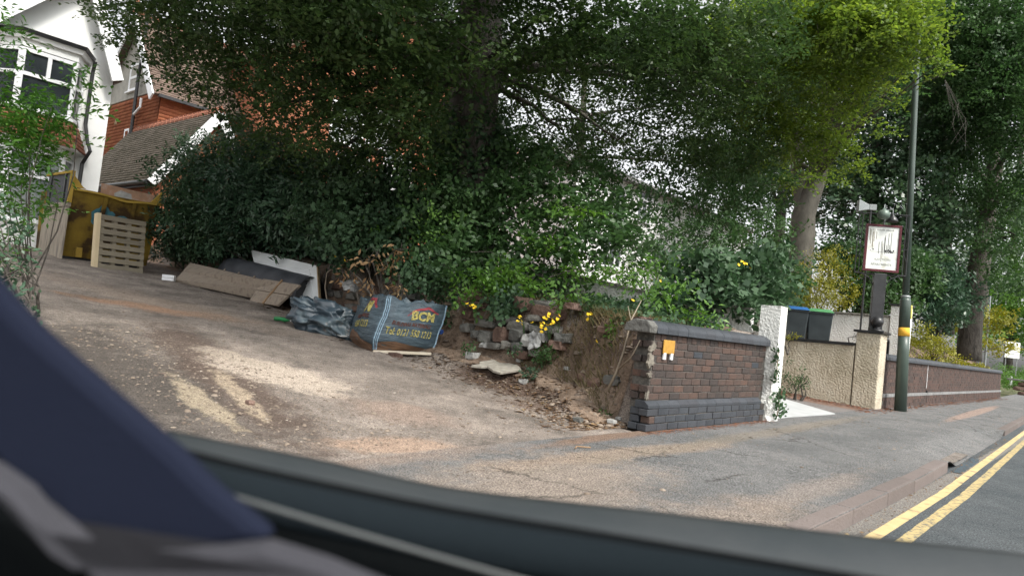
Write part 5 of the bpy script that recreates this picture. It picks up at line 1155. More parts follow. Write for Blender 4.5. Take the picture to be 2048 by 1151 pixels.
# --- far right tree and evergreen trees behind
def simple_tree(label, base, top, r0, blobs, mat, nm='tree', leaf=(.12, .08), dens=14, nleaf=16, bark='bark', fork=None, group=None, flat=.5, slen=.7):
    b = Vector(base); t = thing(nm, label, 'tree', b, group=group)
    tp_ = Vector(top)-b; pts = [Vector((0, 0, -.3)), tp_*.33+Vector((.05, .1, 0)), tp_*.66, tp_]
    trunkmesh(pts, [r0, r0*.8, r0*.65, r0*.4], n=12).build('trunk', M[bark], t, smooth=True)
    B = [((c[0]-b.x, c[1]-b.y, c[2]-b.z), (r[0]*1.15, r[1]*1.15, r[2]*1.25)) for c, r in bl(blobs)]; dens = dens*1.6
    foliage('crown', B, mat, t, L_=leaf[0], W_=leaf[1], nleaf=nleaf, slen=slen, dens=dens, flat=flat)
    limbs(t, pts[1:]+[pts[1].lerp(pts[2], .5), pts[2].lerp(pts[3], .5)], B[:14], M[bark], r0=r0*.3, n=4)
    return t
p = at(1958, 705, 25); p2 = at(1990, 300, 25)
simple_tree('broad dark leaning trunk tree on the bank behind far end of long brick wall', (p.x, p.y+.3, p.z), p2, .42,
    [(1900, 40, 22, 1.6, 1.0), (1980, 30, 22, 1.8, 1.1), (2050, 80, 21, 1.6, 1), (1930, 150, 22, 1.4, .9), (2010, 180, 21, 1.5, .8), (2070, 260, 21, 1.4, .9), (1960, 260, 23, 1.3, .7), (2040, 370, 22, 1.0, .6), (1900, 300, 24, 1.2, .7), (1870, 200, 24, 1.2, .8), (2050, 160, 22, 1.5, .9), (1950, 95, 23, 1.5, .9), (1970, 400, 23, .9, .6), (2030, 470, 22, .9, .6), (1960, 470, 24, .8, .5), (2000, 540, 23, .7, .4), (2050, 560, 24, .9, .5), (1930, 360, 22, .9, .6)], 'mid', leaf=(.12, .075), dens=17)
p = at(1935, 640, 27); p2 = at(1900, 250, 28)
simple_tree('slim dark trunk tree left of the broad leaning trunk', (p.x, p.y+.6, p.z-.3), p2, .22, [(1860, 330, 27, 1.2, .8), (1900, 400, 27, 1.2, .8), (1950, 420, 28, 1.0, .6), (1840, 420, 26, .8, .6)], 'dark', dens=14)
p = at(2000, 600, 30); p2 = at(2010, 250, 30)
simple_tree('slim dark trunk tree at far right, right of the broad leaning trunk', (p.x, p.y+.6, p.z-.3), p2, .2, [(2000, 330, 31, 1.3, .8), (2060, 430, 31, 1.2, .7), (1990, 500, 33, .9, .5)], 'dark', dens=13)
# backdrop of trees far behind
for i, (lab, px, Y, items, mat) in enumerate([
    ('dark evergreen tree behind the white bins wall', 1740, 24, [(1700, 300, 24, 1.6, 1.3), (1780, 280, 24, 1.7, 1.4), (1730, 400, 23, 1.5, 1.0), (1800, 390, 23, 1.5, 1.2), (1700, 490, 22, 1.2, .8), (1790, 500, 22, 1.3, .9), (1760, 580, 21.5, .9, .6), (1830, 570, 22, 1.0, .8), (1840, 470, 23, 1.2, 1.0)], 'dark'),
    ('tall dark tree behind far end of terrace wall', 1880, 28, [(1860, 100, 29, 2, 1.6), (1900, 240, 30, 1.8, 1.4), (1830, 220, 29, 1.7, 1.4), (1880, 480, 27, 1.2, 1), (1900, 570, 26, 1.0, .9), (1870, 620, 25, .8, .7)], 'dark'),
    ('pale green leafy tree at far right edge beyond the white board', 2030, 50, [(2040, 480, 50, 3.4, 2.4), (2060, 600, 48, 2.6, 2.0), (1990, 590, 50, 2.6, 2.2), (2000, 660, 52, 2.4, 1.4), (2060, 660, 50, 2, 1.5), (1940, 600, 48, 2.4, 1.6), (2080, 400, 46, 3, 2), (1950, 660, 44, 1.2, .8)], 'bright'),
    ('mid green tree behind the gabled white house roof', 1150, 34, [(1020, 330, 34, 1.6, 1.0), (1130, 350, 33, 1.6, .7), (1480, 330, 32, 1.8, 1.2), (1440, 200, 33, 1.9, 1.2), (1380, 90, 33, 2.0, 1.2)], 'mid'),
    ('tall green tree behind right side of the gabled white house', 1560, 30, [(1540, 60, 29, 2.4, 1.6), (1600, 200, 28, 2, 1.4), (1540, 330, 27, 1.5, 1.1), (1660, 60, 28, 2.2, 1.6), (1760, 120, 28, 2.2, 1.6), (1640, 380, 27, 1.4, 1.0)], 'dark'),
    ('distant green tree behind the brick house', 700, 40, [(820, 90, 38, 2.6, 1.6), (730, 10, 38, 3.0, 1.8), (900, 0, 38, 3, 1.8), (560, -30, 36, 2.4, 1.4), (860, 250, 38, 1.7, 1)], 'dark')]):
    p = at(px, 560, Y); simple_tree(lab, (p.x, p.y, 1.2), at(px+20, 150, Y), .3, items, mat, leaf=(.17, .11), dens=6.5 if Y < 45 else 3.2, nleaf=16, slen=.9, group=None)
# --- shrubs
def shrub(label, items, mat, leaf=(.09, .05), dens=60, nleaf=12, slen=.35, flat=.7, nm='shrub', stems=True, cat='shrub', base=None, **k):
    B = [(c, (r[0]*1.28, r[1]*1.28, r[2]*1.28)) for c, r in bl(items)]; dens = dens*(1.7 if dens < 200 else .62)
    c0 = Vector((sum(b[0][0] for b in B)/len(B), sum(b[0][1] for b in B)/len(B), 0))
    zb = min(b[0][2]-b[1][2] for b in B); c0.z = max(zb-.2, .3) if base is None else base
    t = thing(nm, label, cat, c0); B = [((c[0]-c0.x, c[1]-c0.y, c[2]-c0.z), r) for c, r in B]
    foliage('foliage', B, mat, t, L_=leaf[0], W_=leaf[1], nleaf=nleaf, slen=slen, dens=dens, flat=flat, **k)
    if stems: limbs(t, [Vector((0, 0, -.3)), Vector((.2, .1, .1))], B[:8], M['bark'], r0=.02 if nm != 'sapling' else .009, n=4, name='stems', sub=nm != 'sapling')
    return t
shrub('glossy dark laurel hedge right of the skip, left portion', [(350, 505, 16.2, .4, .15), (330, 500, 16.6, .35, .15), (390, 500, 15.6, .35, .12), (430, 505, 15, .3, .12), (385, 380, 15.6, .7, .6), (375, 445, 15.3, .7, .5), (420, 430, 15, .7, .6), (440, 350, 15.3, .7, .6), (400, 310, 16, .5, .35), (460, 470, 14.8, .6, .4), (490, 300, 15.2, .6, .5), (375, 480, 15.2, .5, .2), (410, 475, 14.9, .5, .25)], 'dark', leaf=(.13, .045), dens=75)
shrub('glossy laurel shrub rising behind the grey plastic and white door', [(500, 420, 14, .65, .5), (550, 380, 13.8, .7, .5), (570, 440, 13.4, .55, .4), (510, 460, 14, .45, .2), (455, 490, 14.4, .35, .15), (430, 500, 14.6, .35, .15), (600, 475, 13.8, .35, .15), (500, 440, 16.5, .8, .6), (580, 440, 16, .8, .6), (660, 450, 15.5, .8, .6), (740, 440, 15, .8, .6), (620, 500, 15, .5, .3), (700, 490, 14.5, .5, .3), (540, 490, 15, .5, .3), (640, 490, 13.4, .3, .15), (660, 470, 13.5, .4, .25), (560, 480, 14.2, .3, .12), (610, 420, 13.1, .6, .45), (490, 380, 14.3, .6, .4), (640, 470, 12.6, .4, .25), (560, 320, 14.2, .6, .4), (610, 340, 14.2, .5, .35), (660, 500, 12.2, .3, .15)], 'laurel', leaf=(.13, .05), dens=75)
shrub('pale green bindweed trails over the dark shrub above the dry branches', [(820, 440, 11.2, .25, .08), (760, 460, 11.3, .25, .08), (700, 440, 11.6, .25, .06), (860, 470, 10.9, .25, .1), (900, 420, 10.9, .3, .08), (640, 430, 12.2, .25, .06)], 'bright', leaf=(.07, .05), dens=70, flat=.6, stems=False)
shrub('dark bushy shrub behind the dry branches above the bulk bag', [(660, 420, 12, .55, .4), (700, 480, 11.5, .5, .35), (760, 420, 12, .6, .45), (740, 350, 12.5, .6, .4), (800, 480, 11.5, .55, .4), (660, 350, 12.8, .5, .3), (700, 510, 12, .3, .15), (770, 500, 11.4, .35, .2), (840, 530, 10.9, .35, .22), (830, 420, 12, .5, .4)], 'ivy', leaf=(.09, .07), dens=75)
shrub('mid green hazel like shrub in front of the ivy trunk', [(880, 400, 11.6, .55, .45), (900, 470, 11.2, .5, .4), (960, 430, 11.4, .55, .4), (1010, 390, 11.5, .5, .4), (970, 500, 11, .45, .3), (880, 530, 10.6, .45, .3), (860, 340, 12, .5, .35), (1030, 330, 12, .5, .35), (1000, 290, 12.5, .4, .3)], 'mid', leaf=(.10, .07), dens=55)
shrub('layered green maple shrub on bank above the rubble wall', [(1080, 380, 11.5, .55, .35), (1130, 430, 11, .55, .3), (1180, 390, 11.6, .5, .3), (1060, 470, 10.7, .45, .3), (1150, 500, 10.6, .5, .28), (1220, 460, 11, .5, .28), (1120, 550, 10.2, .4, .2), (1020, 530, 10.4, .4, .25), (1100, 320, 12, .4, .25), (1240, 400, 12.5, .4, .2), (1180, 340, 13, .4, .25)], 'mid', leaf=(.10, .08), dens=55, flat=.4)
shrub('light green young branches low on the bank above the earth face', [(990, 560, 9.8, .28, .18), (1060, 570, 9.6, .25, .15), (1020, 540, 9.9, .28, .15), (1140, 590, 9.1, .22, .12), (1180, 540, 9.8, .3, .14), (940, 580, 9.9, .25, .18), (1100, 490, 10.3, .35, .12), (1150, 420, 10.5, .35, .10)], 'bright', leaf=(.08, .05), dens=110, flat=.5)
shrub('leafy bramble shrub overhanging right end of near brick wall', [(1440, 590, 9.9, .38, .30), (1490, 560, 10.6, .4, .35), (1480, 620, 9.9, .26, .2), (1400, 560, 10, .4, .3), (1350, 600, 9.0, .25, .18), (1540, 540, 11.8, .4, .35), (1520, 590, 11, .35, .25)], 'ivy', leaf=(.11, .10), dens=110)
shrub('fresh green leafy weeds along top of near brick wall', [(1330, 620, 8.3, .2, .1), (1370, 625, 8.5, .2, .1), (1410, 632, 8.8, .2, .09), (1310, 600, 8.3, .2, .14), (1350, 585, 8.8, .25, .15), (1290, 570, 9.0, .25, .15), (1300, 540, 9.6, .3, .15)], 'bright', leaf=(.08, .035), dens=260, flat=.8, stems=False)
shrub('tall mid green shrub between tree stems and the white side wall', [(1300, 460, 13, .55, .4), (1340, 520, 12, .5, .35), (1400, 470, 13.5, .6, .4), (1460, 500, 13, .55, .4), (1270, 520, 11.5, .45, .3), (1420, 410, 14.5, .6, .4), (1500, 470, 14, .6, .45), (1490, 400, 15, .6, .45), (1540, 460, 15, .5, .4), (1550, 510, 15.5, .5, .4), (1180, 350, 14, .4, .25), (1250, 340, 14, .45, .25), (1330, 340, 14.5, .5, .3), (1400, 340, 15, .5, .3), (1460, 340, 15.5, .5, .3), (1320, 400, 14, .4, .25), (1440, 450, 14, .5, .3), (1240, 470, 12.5, .4, .25), (1170, 430, 13.5, .4, .3), (1220, 420, 14, .4, .3), (1290, 500, 13.5, .4, .2), (1200, 490, 13, .4, .25), (1260, 540, 12.5, .35, .15), (1150, 320, 15, .5, .3), (1210, 370, 14, .4, .3), (1060, 350, 15, .45, .3), (1110, 300, 15.5, .45, .3), (1180, 280, 16, .4, .25), (1250, 290, 16, .4, .25), (1020, 300, 15.5, .4, .25), (1280, 370, 14, .4, .3), (1360, 380, 14.5, .45, .3), (1350, 440, 14, .4, .3), (1430, 300, 16, .6, .4), (1370, 300, 16, .6, .35), (1490, 320, 16, .6, .4)], 'mid', leaf=(.09, .05), dens=38)
shrub('golden green conifer shrub behind the wheelie bins', [(1630, 570, 19, .5, .5), (1660, 540, 19.5, .45, .6), (1610, 590, 19.2, .5, .35), (1680, 580, 19.5, .4, .4), (1640, 600, 19.3, .5, .25)], 'gold', leaf=(.07, .03), dens=210, flat=.9)
shrub('broad leaved green shrub behind terrace wall and sign post', [(1720, 560, 20, .7, .5), (1710, 600, 20, .5, .3), (1790, 600, 20, .6, .35), (1750, 520, 20.5, .8, .5), (1830, 540, 20.5, .7, .6), (1690, 500, 21, .6, .4), (1580, 560, 18.5, .4, .5)], 'mid', leaf=(.12, .08), dens=45)
shrub('dark glossy rhododendron right of lamp post on the bank', [(1880, 600, 21, .6, .5), (1870, 560, 21.5, .7, .5), (1895, 640, 21, .4, .25), (1920, 590, 22.5, .5, .4), (1865, 630, 20.5, .4, .3)], 'laurel', leaf=(.15, .06), dens=65)
shrub('yellow green spreading shrub hanging over the long brick wall', [(1845, 680, 18.6, .28, .20), (1870, 695, 19.2, .28, .17), (1895, 705, 20, .26, .13), (1915, 716, 20.5, .2, .1), (1860, 672, 19.4, .3, .18), (1838, 660, 18.6, .2, .15), (1885, 690, 20.4, .25, .12)], 'gold', leaf=(.07, .04), dens=330, flat=.8)
shrub('yellowish shrub right of the broad leaning trunk', [(1990, 640, 30, .7, .5), (2000, 690, 31, .6, .3), (1930, 640, 30, .6, .5), (1945, 680, 29, .5, .25)], 'gold', leaf=(.12, .07), dens=28)
shrub('bright green weedy verge below the distant notice board', [(2020, 760, 43, .7, .3), (2045, 765, 43, .7, .3), (2005, 750, 41, .5, .5), (2060, 750, 44, .8, .4)], 'bright', leaf=(.10, .05), dens=60, stems=False)
shrub('dense ivy mound between the bulk bag and the rubble wall', [(900, 590, 10.6, .16, .2), (905, 555, 10.8, .28, .2), (900, 640, 10.4, .10, .14), (915, 620, 10.5, .12, .12), (850, 560, 10.4, .3, .2), (1030, 600, 9.6, .25, .1), (1000, 615, 9.5, .2, .1)], 'ivy', leaf=(.075, .07), dens=520, nleaf=8, slen=.2, flat=1.2, stems=False)
# left foreground sapling
shrub('leafy elder sapling with bright pinnate leaves hanging before the white house', [(40, 230, 7.1, .32, .22), (60, 300, 7.1, .3, .2), (90, 240, 7, .28, .16), (20, 380, 7, .3, .25), (60, 205, 7, .28, .07), (115, 195, 6.8, .2, .06), (150, 175, 6.6, .2, .10), (30, 250, 7, .35, .2), (80, 270, 7, .3, .12), (20, 330, 7, .3, .22), (50, 400, 7, .22, .15), (10, 100, 7, .25, .18), (15, 40, 7, .22, .12), (160, 140, 6.6, .09, .06), (10, 460, 7, .25, .25), (170, 205, 6.5, .12, .04), (5, 200, 7.2, .3, .25)], 'sap', leaf=(.075, .03), dens=115, nleaf=14, slen=.34, flat=.35, base=.55, nm='sapling', cat='sapling')
shrub('grey green hedge foliage close at the left edge beside the dirt drive', [(-10, 470, 5.5, .2, .2), (0, 530, 5.2, .17, .15), (10, 590, 5, .14, .10), (-20, 620, 5, .2, .15), (15, 500, 5.4, .14, .12), (30, 560, 5.2, .09, .08), (20, 630, 4.9, .12, .06)], 'laurel', leaf=(.06, .03), dens=500, nleaf=10, slen=.2)
# --- dry branch plant
items = [(800, 500, 10.4, .12, .10), (760, 540, 10.3, .16, .10), (720, 525, 10.5, .14, .08), (790, 560, 10.1, .12, .12), (740, 570, 10.1, .10, .06), (690, 555, 10.5, .10, .05), (795, 590, 10, .07, .08), (755, 510, 10.5, .12, .1)]
shrub('dry brown dead branches hanging behind the bulk bag', items, 'dry', leaf=(.10, .04), dens=330, nleaf=7, slen=.25, flat=.9, cat='dead branches', nm='dead_branches')
# --- ivy on gate post
def ivyat(label, pts, r, n, mat='ivy', leaf=(.05, .05), cat='ivy', nm='ivy_plant'):
    b = Vector(pts[0]); t = thing(nm, label, cat, b)
    B = [((p[0]-b.x, p[1]-b.y, p[2]-b.z), r) for p in pts]; V, Q = leafcloud(B, rng=RNG, L_=leaf[0], W_=leaf[1], nleaf=6, slen=.12, dens=n, flat=1.3, shell=.7, droop=.4)
    link('foliage', npmesh('foliage', V, Q), L[mat], t)
    MB().tube([Vector(p)-b for p in pts]+[Vector(pts[-1])-b+Vector((0, 0, -.05))], .008, 5).build('stem', M['twig'], t)
g = Vector((9.28, 3.34, 0))
ivyat('ivy strand climbing upper left edge of the white gate post', [g+Vector((0, 0, .92)), g+Vector((-.01, 0, .80)), g+Vector((.0, 0, .68)), g+Vector((.0, -.0, .58))], (.035, .035, .06), 5000)
ivyat('ivy clump on lower left edge of the white gate post', [g+Vector((.08, -.02, .40)), g+Vector((.10, -.02, .30)), g+Vector((.12, -.03, .2)), g+Vector((.08, -.03, .13))], (.06, .06, .06), 4500)
# weeds by ramp wall
shrub('tall green weeds at foot of the ramp wall', [(1575, 765, 13.6, .10, .25), (1590, 775, 13.4, .07, .14), (1607, 762, 13.3, .12, .14), (1600, 750, 13.35, .08, .12)], 'mid', leaf=(.06, .02), dens=1500, nleaf=8, slen=.15, flat=1.2, base=.15)
shrub('small yellow green weed growing on the ramp wall coping before the blue lidded bin', [(1590, 672, 14, .10, .05), (1577, 676, 14, .05, .03)], 'gold', leaf=(.05, .02), dens=5000, nleaf=6, slen=.1, flat=1.2, base=1.15)
shrub('small weed at right end of ramp wall coping', [(1715, 680, 14.05, .07, .05)], 'gold', leaf=(.05, .015), dens=5000, nleaf=6, slen=.1, flat=1.2, base=1.2)
# ferns and weeds on the bank
for i, (px, py, Y, r, mat, lab) in enumerate([(1090, 710, 8.9, .14, 'mid', 'green fern by right end of cement slab'), (1060, 745, 8.7, .10, 'laurel', 'leafy weed just right of cement slab'), (1030, 700, 9.1, .08, 'ivy', 'small ivy tuft in the rubble wall foot'), (940, 690, 9.5, .09, 'mid', 'small green weed left above cement slab'), (1245, 690, 7.9, .10, 'bright', 'bright green weed beside broken left end of near brick wall, lower one'), (1240, 660, 8.0, .12, 'bright', 'bright green weed beside broken end of near brick wall, upper one'), (1210, 820, 7.4, .05, 'mid', 'tiny green weed at foot of the bank near the brick wall'), (1010, 605, 9.6, .18, 'laurel', 'leafy clump on top of the rubble wall, centre'), (1200, 610, 8.9, .12, 'mid', 'small leafy clump on the bank near the bare twig')]):
    p = at(px, py, Y); b = Vector((p.x, p.y, p.z-r*.6)); t = thing('weed', lab, 'weed', b)
    V, Q = leafcloud([((0, 0, r*.6), (r, r, r*.8))], rng=RNG, L_=.06, W_=.03, nleaf=8, slen=.16, dens=3000, flat=.9); link('foliage', npmesh('foliage', V, Q), L[mat], t)
# dry grass on the bank face
def blades(name, n, fn, mat, par=None, h=(.08, .2), w=.006):
    V = np.zeros((n, 3, 3)); 
    for i in range(n):
        x, y, z, dx_, dy_ = fn(); hh = RNG.uniform(*h); a = RNG.uniform(0, 6.28)
        V[i] = [(x-w*math.cos(a), y-w*math.sin(a), z), (x+w*math.cos(a), y+w*math.sin(a), z), (x+dx_*hh, y+dy_*hh, z+hh*.8)]
    me = npmesh(name, V, np.arange(n*3).reshape(-1, 3)); o = link(name, me, L[mat], par); return o
def bankpt():
    t_ = RNG.uniform(4.0, 5.9); e = edge_s(t_); s_ = e+RNG.uniform(-.02, .9); return s_, t_, land_z(s_, t_), RNG.normal(-.35, .35), RNG.normal(0, .4)
o = blades('bank_grass', 2600, bankpt, 'grass'); prop(o, 'dry grass and moss hanging on the earth bank left of near brick wall', 'grass', kind='stuff')
def bankpt2():
    t_ = RNG.uniform(4.0, 11); e = edge_s(t_); s_ = e+RNG.uniform(.35, 1.8); return s_, t_, land_z(s_, t_), RNG.normal(-.2, .4), RNG.normal(0, .4)
o = blades('garden_grass', 9000, bankpt2, 'grass', h=(.06, .18)); prop(o, 'grass and ground cover on top of the garden bank', 'grass', kind='stuff')
V, Q = leafcloud([((e_, t_, land_z(e_, t_)+.05), (.25, .25, .08)) for t_ in np.arange(4.0, 12, .22) for e_ in (edge_s(t_)+.62, edge_s(t_)+1.1, edge_s(t_)+1.7, edge_s(t_)+2.2)], rng=RNG, L_=.07, W_=.055, nleaf=6, slen=.2, dens=900, flat=.9)
o = link('ground_cover', npmesh('ground_cover', V, Q), L['ivy']); prop(o, 'low leafy ivy ground cover on top of the garden bank', 'ground cover', kind='stuff')
V, Q = leafcloud([((x, y, terr_z(x, y)+.05), (.5, .5, .12)) for x in np.arange(20, 36, .8) for y in np.arange(4.3, 8, .8)], rng=RNG, L_=.08, W_=.05, nleaf=6, slen=.2, dens=180, flat=.9)
o = link('ground_cover', npmesh('ground_cover', V, Q), L['gold']); prop(o, 'dry yellowish ground cover on the bank above the long brick wall', 'ground cover', kind='stuff')
def f_bankface():
    t_ = RNG.uniform(3.9, 9); s_ = edge_s(t_)+RNG.uniform(-.05, .55); return s_, t_, land_z(s_, t_)+.012
# yellow poppies
pet = MB()
for k in range(4):
    a = k*1.571; d = Vector((math.cos(a), math.sin(a), 0)); e = Vector((-d.y, d.x, 0)); pet.add([Vector((0, 0, 0)), d*.02+e*.018+Vector((0, 0, .012)), d*.034+Vector((0, 0, .018)), d*.02-e*.018+Vector((0, 0, .012))], [(0, 1, 2, 3)])
pme = pet.mesh('flower_head'); pme.materials.append(M['petal'])
for px, py, Y, n, lab in [(950, 612, 9.45, 5, 'yellow poppies at top left of the rubble wall'), (1047, 637, 9.15, 5, 'yellow poppies in middle of the rubble wall'), (1098, 648, 8.9, 13, 'largest clump of yellow poppies on the rubble wall'), (1115, 637, 8.95, 8, 'yellow poppies just above right of the largest clump'), (1186, 632, 8.5, 4, 'yellow poppies on the bare earth bank'), (1205, 617, 8.6, 2, 'pair of yellow poppies above the earth bank'), (1204, 687, 8.05, 1, 'single yellow poppy low on grassy bank'), (1272, 602, 8.5, 1, 'single yellow poppy beside the bare twig top'), (1316, 560, 9.2, 5, 'yellow poppies above the near brick wall left end'), (1385, 573, 9.6, 1, 'single yellow poppy above near brick wall'), (1400, 528, 10, 1, 'single yellow poppy high on the shrub behind near brick wall'), (1468, 532, 10, 3, 'yellow poppies left of the topmost pair on the shrub'), (1489, 530, 10, 4, 'topmost right yellow poppies on the shrub by the gate post'), (678, 515, 11.2, 1, 'single yellow poppy behind the white door, left one'), (695, 523, 11.1, 1, 'single yellow poppy behind the white door, right one')]:
    p = at(px, py, Y); b = p-Vector((0, 0, .22)); t = thing('poppy_plant', lab, 'flowers', b, group='yellow poppies')
    m = MB()
    for k in range(n):
        sp = .022*math.sqrt(n); q = Vector((random.gauss(0, sp)*.8-.05, random.gauss(0, sp), .22+random.gauss(0, sp*.6))); m.tube([Vector((0.05, 0, 0)), q*.5+Vector((.05, 0, .05)), q], .0025, 4)
        link('flower_head', pme, None, t, loc=q, rot=(random.uniform(-.6, .6), random.uniform(-1.2, -.3), random.uniform(0, 3)), scale=(.78,)*3)
    m.build('stem', L['mid'], t)
# bare twigs
t = thing('bare_branch', 'pale forked bare branch leaning on the bank beside near brick wall', 'branch', onx(1214, 780, 6.35)); b = t.location
Q_ = lambda px, py, s: onx(px, py, s)-b
m = MB(); m.tube([Q_(1214, 782, 6.35), Q_(1232, 745, 6.35), Q_(1248, 700, 6.38), Q_(1262, 640, 6.42), Q_(1283, 600, 6.5)], [.016, .014, .011, .008, .004], 6)
m.tube([Q_(1236, 738, 6.36), Q_(1262, 715, 6.25), Q_(1280, 680, 6.15)], [.011, .009, .005], 6); m.tube([Q_(1262, 640, 6.42), Q_(1256, 612, 6.45)], [.006, .004], 5); m.build('branch', M['twig'], t, smooth=True)
t = thing('bare_branch', 'thin curved bare stem left of the bulk bag behind the white door', 'branch', onx(660, 606, 7.0)); b = t.location
m = MB(); m.tube([Q_(655, 606, 7.0), Q_(650, 575, 7.0), Q_(654, 545, 7.0), Q_(672, 530, 7.0)], [.014, .012, .009, .005], 6); m.build('branch', M['twig'], t, smooth=True)
t = thing('dead_branch', 'long drooping bare dead branches right of the lamp post', 'branch', at(1890, 160, 15)); b = t.location.copy()
m = MB(); rr = random.Random(6)
for k in range(7):
    pts = [at(1890, 160, 15)-b, at(1905+rr.uniform(-8, 14), 200+rr.uniform(0, 10), 15)-b, at(1915+rr.uniform(-20, 25), 235+rr.uniform(-10, 30), 15+rr.uniform(-.2, .2))-b, at(1920+rr.uniform(-30, 30), 265+rr.uniform(-15, 45), 15+rr.uniform(-.3, .3))-b]; m.tube(pts, [.009, .006, .004, .002], 4)
m.build('twigs', M['barkgrey'], t)
# ------------------------------------------------------------------ litter
def scatter(name, n, fn, kind, mat, lab, size=(.01, .03)):
    if kind == 'leaf': base = np.array([(-1, 0, .05), (0, -.55, .3), (1, 0, .1), (0, .55, .35)]); fc = np.array([(0, 1, 2, 3)])
    else:
        base = np.array([(-1, -.8, 0), (1, -.9, 0), (.9, .8, 0), (-.8, .9, 0), (-.6, -.5, .7), (.5, -.6, .8), (.6, .4, .75), (-.4, .6, .65)]); fc = np.array([(4, 5, 6, 7), (0, 1, 5, 4), (1, 2, 6, 5), (2, 3, 7, 6), (3, 0, 4, 7)])
    Vs = np.zeros((n, len(base), 3)); 
    for i in range(n):
        x, y, z = fn(); sc = RNG.uniform(*size)*(1+1.2*(RNG.random() > .93)); a = RNG.uniform(0, 6.28); c, s = math.cos(a), math.sin(a)
        b = base*sc*np.array([1, RNG.uniform(.6, 1), RNG.uniform(.3, .9)]); Vs[i, :, 0] = b[:, 0]*c-b[:, 1]*s+x; Vs[i, :, 1] = b[:, 0]*s+b[:, 1]*c+y; Vs[i, :, 2] = b[:, 2]+z+.002
    Qs = (fc[None]+(np.arange(n)*len(base))[:, None, None]).reshape(-1, 4)
    o = link(name, npmesh(name, Vs, Qs), M[mat]); prop(o, lab, 'litter', kind='stuff'); return o
def f_debris():
    t_ = 3.7+8*RNG.random()**1.5; s_ = edge_s(t_)-abs(RNG.normal(0, .45)); return s_, t_, land_z(s_, t_)
scatter('leaf_litter', 7000, f_debris, 'leaf', 'litter', 'brown and yellow dead leaves strewn along foot of the earth bank', (.012, .034))
scatter('rubble_chips', 1300, f_debris, 'stone', 'pebble', 'small stones and rubble chips among the dead leaves below the bank', (.006, .020))
scatter('bank_stones', 900, f_bankface, 'stone', 'pebble', 'small stones and clods bedded in the earth bank face', (.008, .03))
scatter('leaf_litter', 1800, f_bankface, 'leaf', 'litter', 'dead leaves caught on the earth bank face', (.012, .03))
def f_drive():
    s_, t_ = RNG.uniform(1.5, 6.6), 3.6+12*RNG.random()**1.3; return s_, t_, land_z(s_, t_)
scatter('gravel', 5200, f_drive, 'stone', 'pebble', 'loose gravel scattered over the dirt drive', (.003, .009))
def f_dark():
    s_ = RNG.normal(2.9, .5); t_ = RNG.uniform(3.7, 8); return s_, t_, land_z(s_, t_)
scatter('gravel', 1500, f_dark, 'stone', 'pebble', 'coarse gravel on the dark damp left strip of the drive', (.004, .012))
def f_wall(): s_ = RNG.uniform(6.1, 9.4); t_ = 3.44-abs(RNG.normal(0, .07)); return s_, t_, pave_z(s_, t_)
scatter('leaf_litter', 1100, f_wall, 'leaf', 'litterred', 'reddish leaf litter along foot of near brick wall', (.006, .016))
def f_lwall(): s_ = RNG.uniform(13.6, 34); t_ = 3.46-abs(RNG.normal(0, .16)); return s_, t_, pave_z(s_, t_)
scatter('leaf_litter', 2600, f_lwall, 'leaf', 'litterred', 'reddish leaf litter along foot of the long brick wall', (.012, .03))
def f_ramp(): t_ = RNG.uniform(3.5, 6.5); s_ = 15.05-abs(RNG.normal(0, .45)); return s_, t_, side_z(s_, t_)
scatter('leaf_litter', 1800, f_ramp, 'leaf', 'litterred', 'reddish leaf litter along foot of the cream ramp wall', (.012, .03))
def f_pave(): s_ = RNG.uniform(3, 25); t_ = RNG.uniform(1.4, 3.4); return s_, t_, pave_z(s_, t_)
scatter('gravel', 900, f_pave, 'stone', 'pebble', 'fine grit scattered over the pavement', (.003, .009))
def f_gut(): s_ = RNG.uniform(3.5, 14); return s_, koff(s_)-RNG.uniform(.01, .13), -.095
scatter('gravel', 500, f_gut, 'stone', 'litter', 'dark grit lying in the gutter beside the kerb', (.002, .007))
def f_strip(): s_ = RNG.uniform(3, 12); return s_, 2.9+RNG.normal(0, .12), pave_z(s_, 2.9)
scatter('gravel', 1100, f_strip, 'leaf', 'pebble', 'sandy grit along the worn strip of the pavement', (.005, .014))
q = onz(1162, 897, 0); t = thing('rusty_wire', 'small curved reddish twig on the pavement edge below the bank', 'twig', (q.x, q.y, .012)); MB().tube([(-.08, 0, 0), (-.02, .03, .005), (.04, .01, 0), (.09, -.03, 0)], .006, 5).build('stem', M['batten'], t)
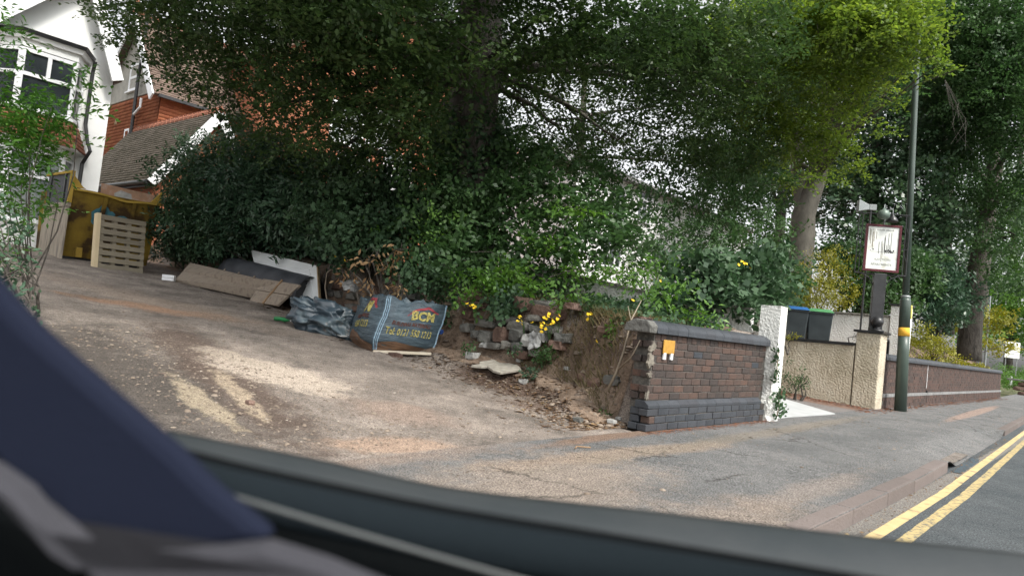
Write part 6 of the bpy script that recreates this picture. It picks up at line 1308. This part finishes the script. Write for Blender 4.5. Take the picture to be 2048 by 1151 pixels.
# ------------------------------------------------------------------ car interior round the camera
car = thing('car_interior', 'dark blurred car interior with navy pillar trim and grey dashboard edge and solid reflection band in foreground', 'car', (0, 0, 0))
def c3(px, py, Y): return at(px, py, Y)
def slabpoly(name, pts, th, mat, bevel=.01):
    P3 = [c3(*p) for p in pts]; c = sum(P3, Vector())/len(P3)
    nn = Vector()
    for i in range(len(P3)): nn += (P3[i]-c).cross(P3[(i+1) % len(P3)]-c)
    nn.normalize(); nn = nn if nn.dot(c-Vector((0, 0, H))) > 0 else -nn
    n = len(P3); b = [p+nn*th for p in P3]
    return MB().add(P3+b, [tuple(range(n)), tuple(range(2*n-1, n-1, -1))]+[(i, i+n, (i+1) % n+n, (i+1) % n) for i in range(n)]).build(name, M[mat], car, bevel=bevel)
def loft(name, rows, th, mat, n=40):
    """rows of (px,py,Y) control points, resampled and skinned; thickened downwards"""
    def smp(r, u_):
        k = u_*(len(r)-1); i = min(int(k), len(r)-2); f_ = k-i
        P_0, P_1, P_2, P_3 = r[max(i-1, 0)], r[i], r[i+1], r[min(i+2, len(r)-1)]
        return [.5*((2*b)+(-a+c)*f_+(2*a-5*b+4*c-d)*f_*f_+(-a+3*b-3*c+d)*f_**3) for a, b, c, d in zip(P_0, P_1, P_2, P_3)]
    V = []; Q = []
    for r in rows:
        for i in range(n): V.append(c3(*smp(r, i/(n-1))))
    m_ = len(rows)
    for j in range(m_-1):
        for i in range(n-1): Q.append((j*n+i, j*n+i+1, (j+1)*n+i+1, (j+1)*n+i))
    me = npmesh(name, V, Q); me.shade_smooth(); o = link(name, me, M[mat], car)
    s_ = o.modifiers.new('solid', 'SOLIDIFY'); s_.thickness = th; s_.offset = -1; return o
slabpoly('pillar_trim', [(-60, 520, .55), (0, 592, .55), (60, 655, .55), (200, 778, .55), (345, 902, .55), (430, 985, .55), (500, 1040, .55), (545, 1078, .55), (480, 1100, .55), (330, 1116, .55), (130, 1122, .55), (60, 1040, .55), (10, 960, .55), (-60, 880, .55)], .03, 'navy')
MB().tube([c3(px, py, .58) for px, py in ((-60, 520), (0, 588), (60, 650), (200, 772), (345, 896), (420, 960))], .0045, 8).build('window_seal', M['seal'], car, smooth=True)
slabpoly('seat_cloth', [(-60, 930, .50), (20, 985, .50), (110, 1100, .5), (150, 1124, .5), (330, 1120, .5), (520, 1098, .5), (640, 1135, .5), (800, 1200, .5), (700, 1290, .5), (300, 1290, .5), (190, 1170, .5), (90, 1075, .5), (-60, 960, .5)], .03, 'seat')
slabpoly('door_pocket', [(-60, 985, .56), (90, 1050, .56), (250, 1290, .56), (-60, 1290, .56)], .04, 'dash')
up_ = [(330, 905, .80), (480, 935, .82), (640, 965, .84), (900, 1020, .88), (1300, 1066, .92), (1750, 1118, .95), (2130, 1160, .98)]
loft('reflection_panel', [[(x, y-28, Y+.07) for x, y, Y in up_], [(x, y-18, Y+.03) for x, y, Y in up_], [(x, y, Y) for x, y, Y in up_], [(x, y+26, Y-.03) for x, y, Y in up_], [(x, y+200, Y-.10) for x, y, Y in up_]], .012, 'reflection')  # added panel, no car part: windscreen reflection painted as a grey surface
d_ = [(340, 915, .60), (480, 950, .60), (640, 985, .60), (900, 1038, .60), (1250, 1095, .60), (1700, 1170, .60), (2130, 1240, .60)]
loft('dashboard', [[(x, y, Y+.02) for x, y, Y in d_], [(x, y+12, Y+.01) for x, y, Y in d_], [(x, y+90, Y) for x, y, Y in d_], [(x-60, y+420, Y-.01) for x, y, Y in d_]], .012, 'dash')
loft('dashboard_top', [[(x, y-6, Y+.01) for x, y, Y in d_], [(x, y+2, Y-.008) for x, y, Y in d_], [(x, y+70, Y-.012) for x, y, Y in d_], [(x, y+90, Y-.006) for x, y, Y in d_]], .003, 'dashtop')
MB().tube([c3(px, py, Y-.03) for px, py, Y in ((440, 984, .60), (560, 1020, .60), (700, 1062, .60), (860, 1108, .60), (1010, 1150, .60), (1200, 1200, .6))], .0022, 8).build('trim_line', M['dashline'], car, smooth=True)
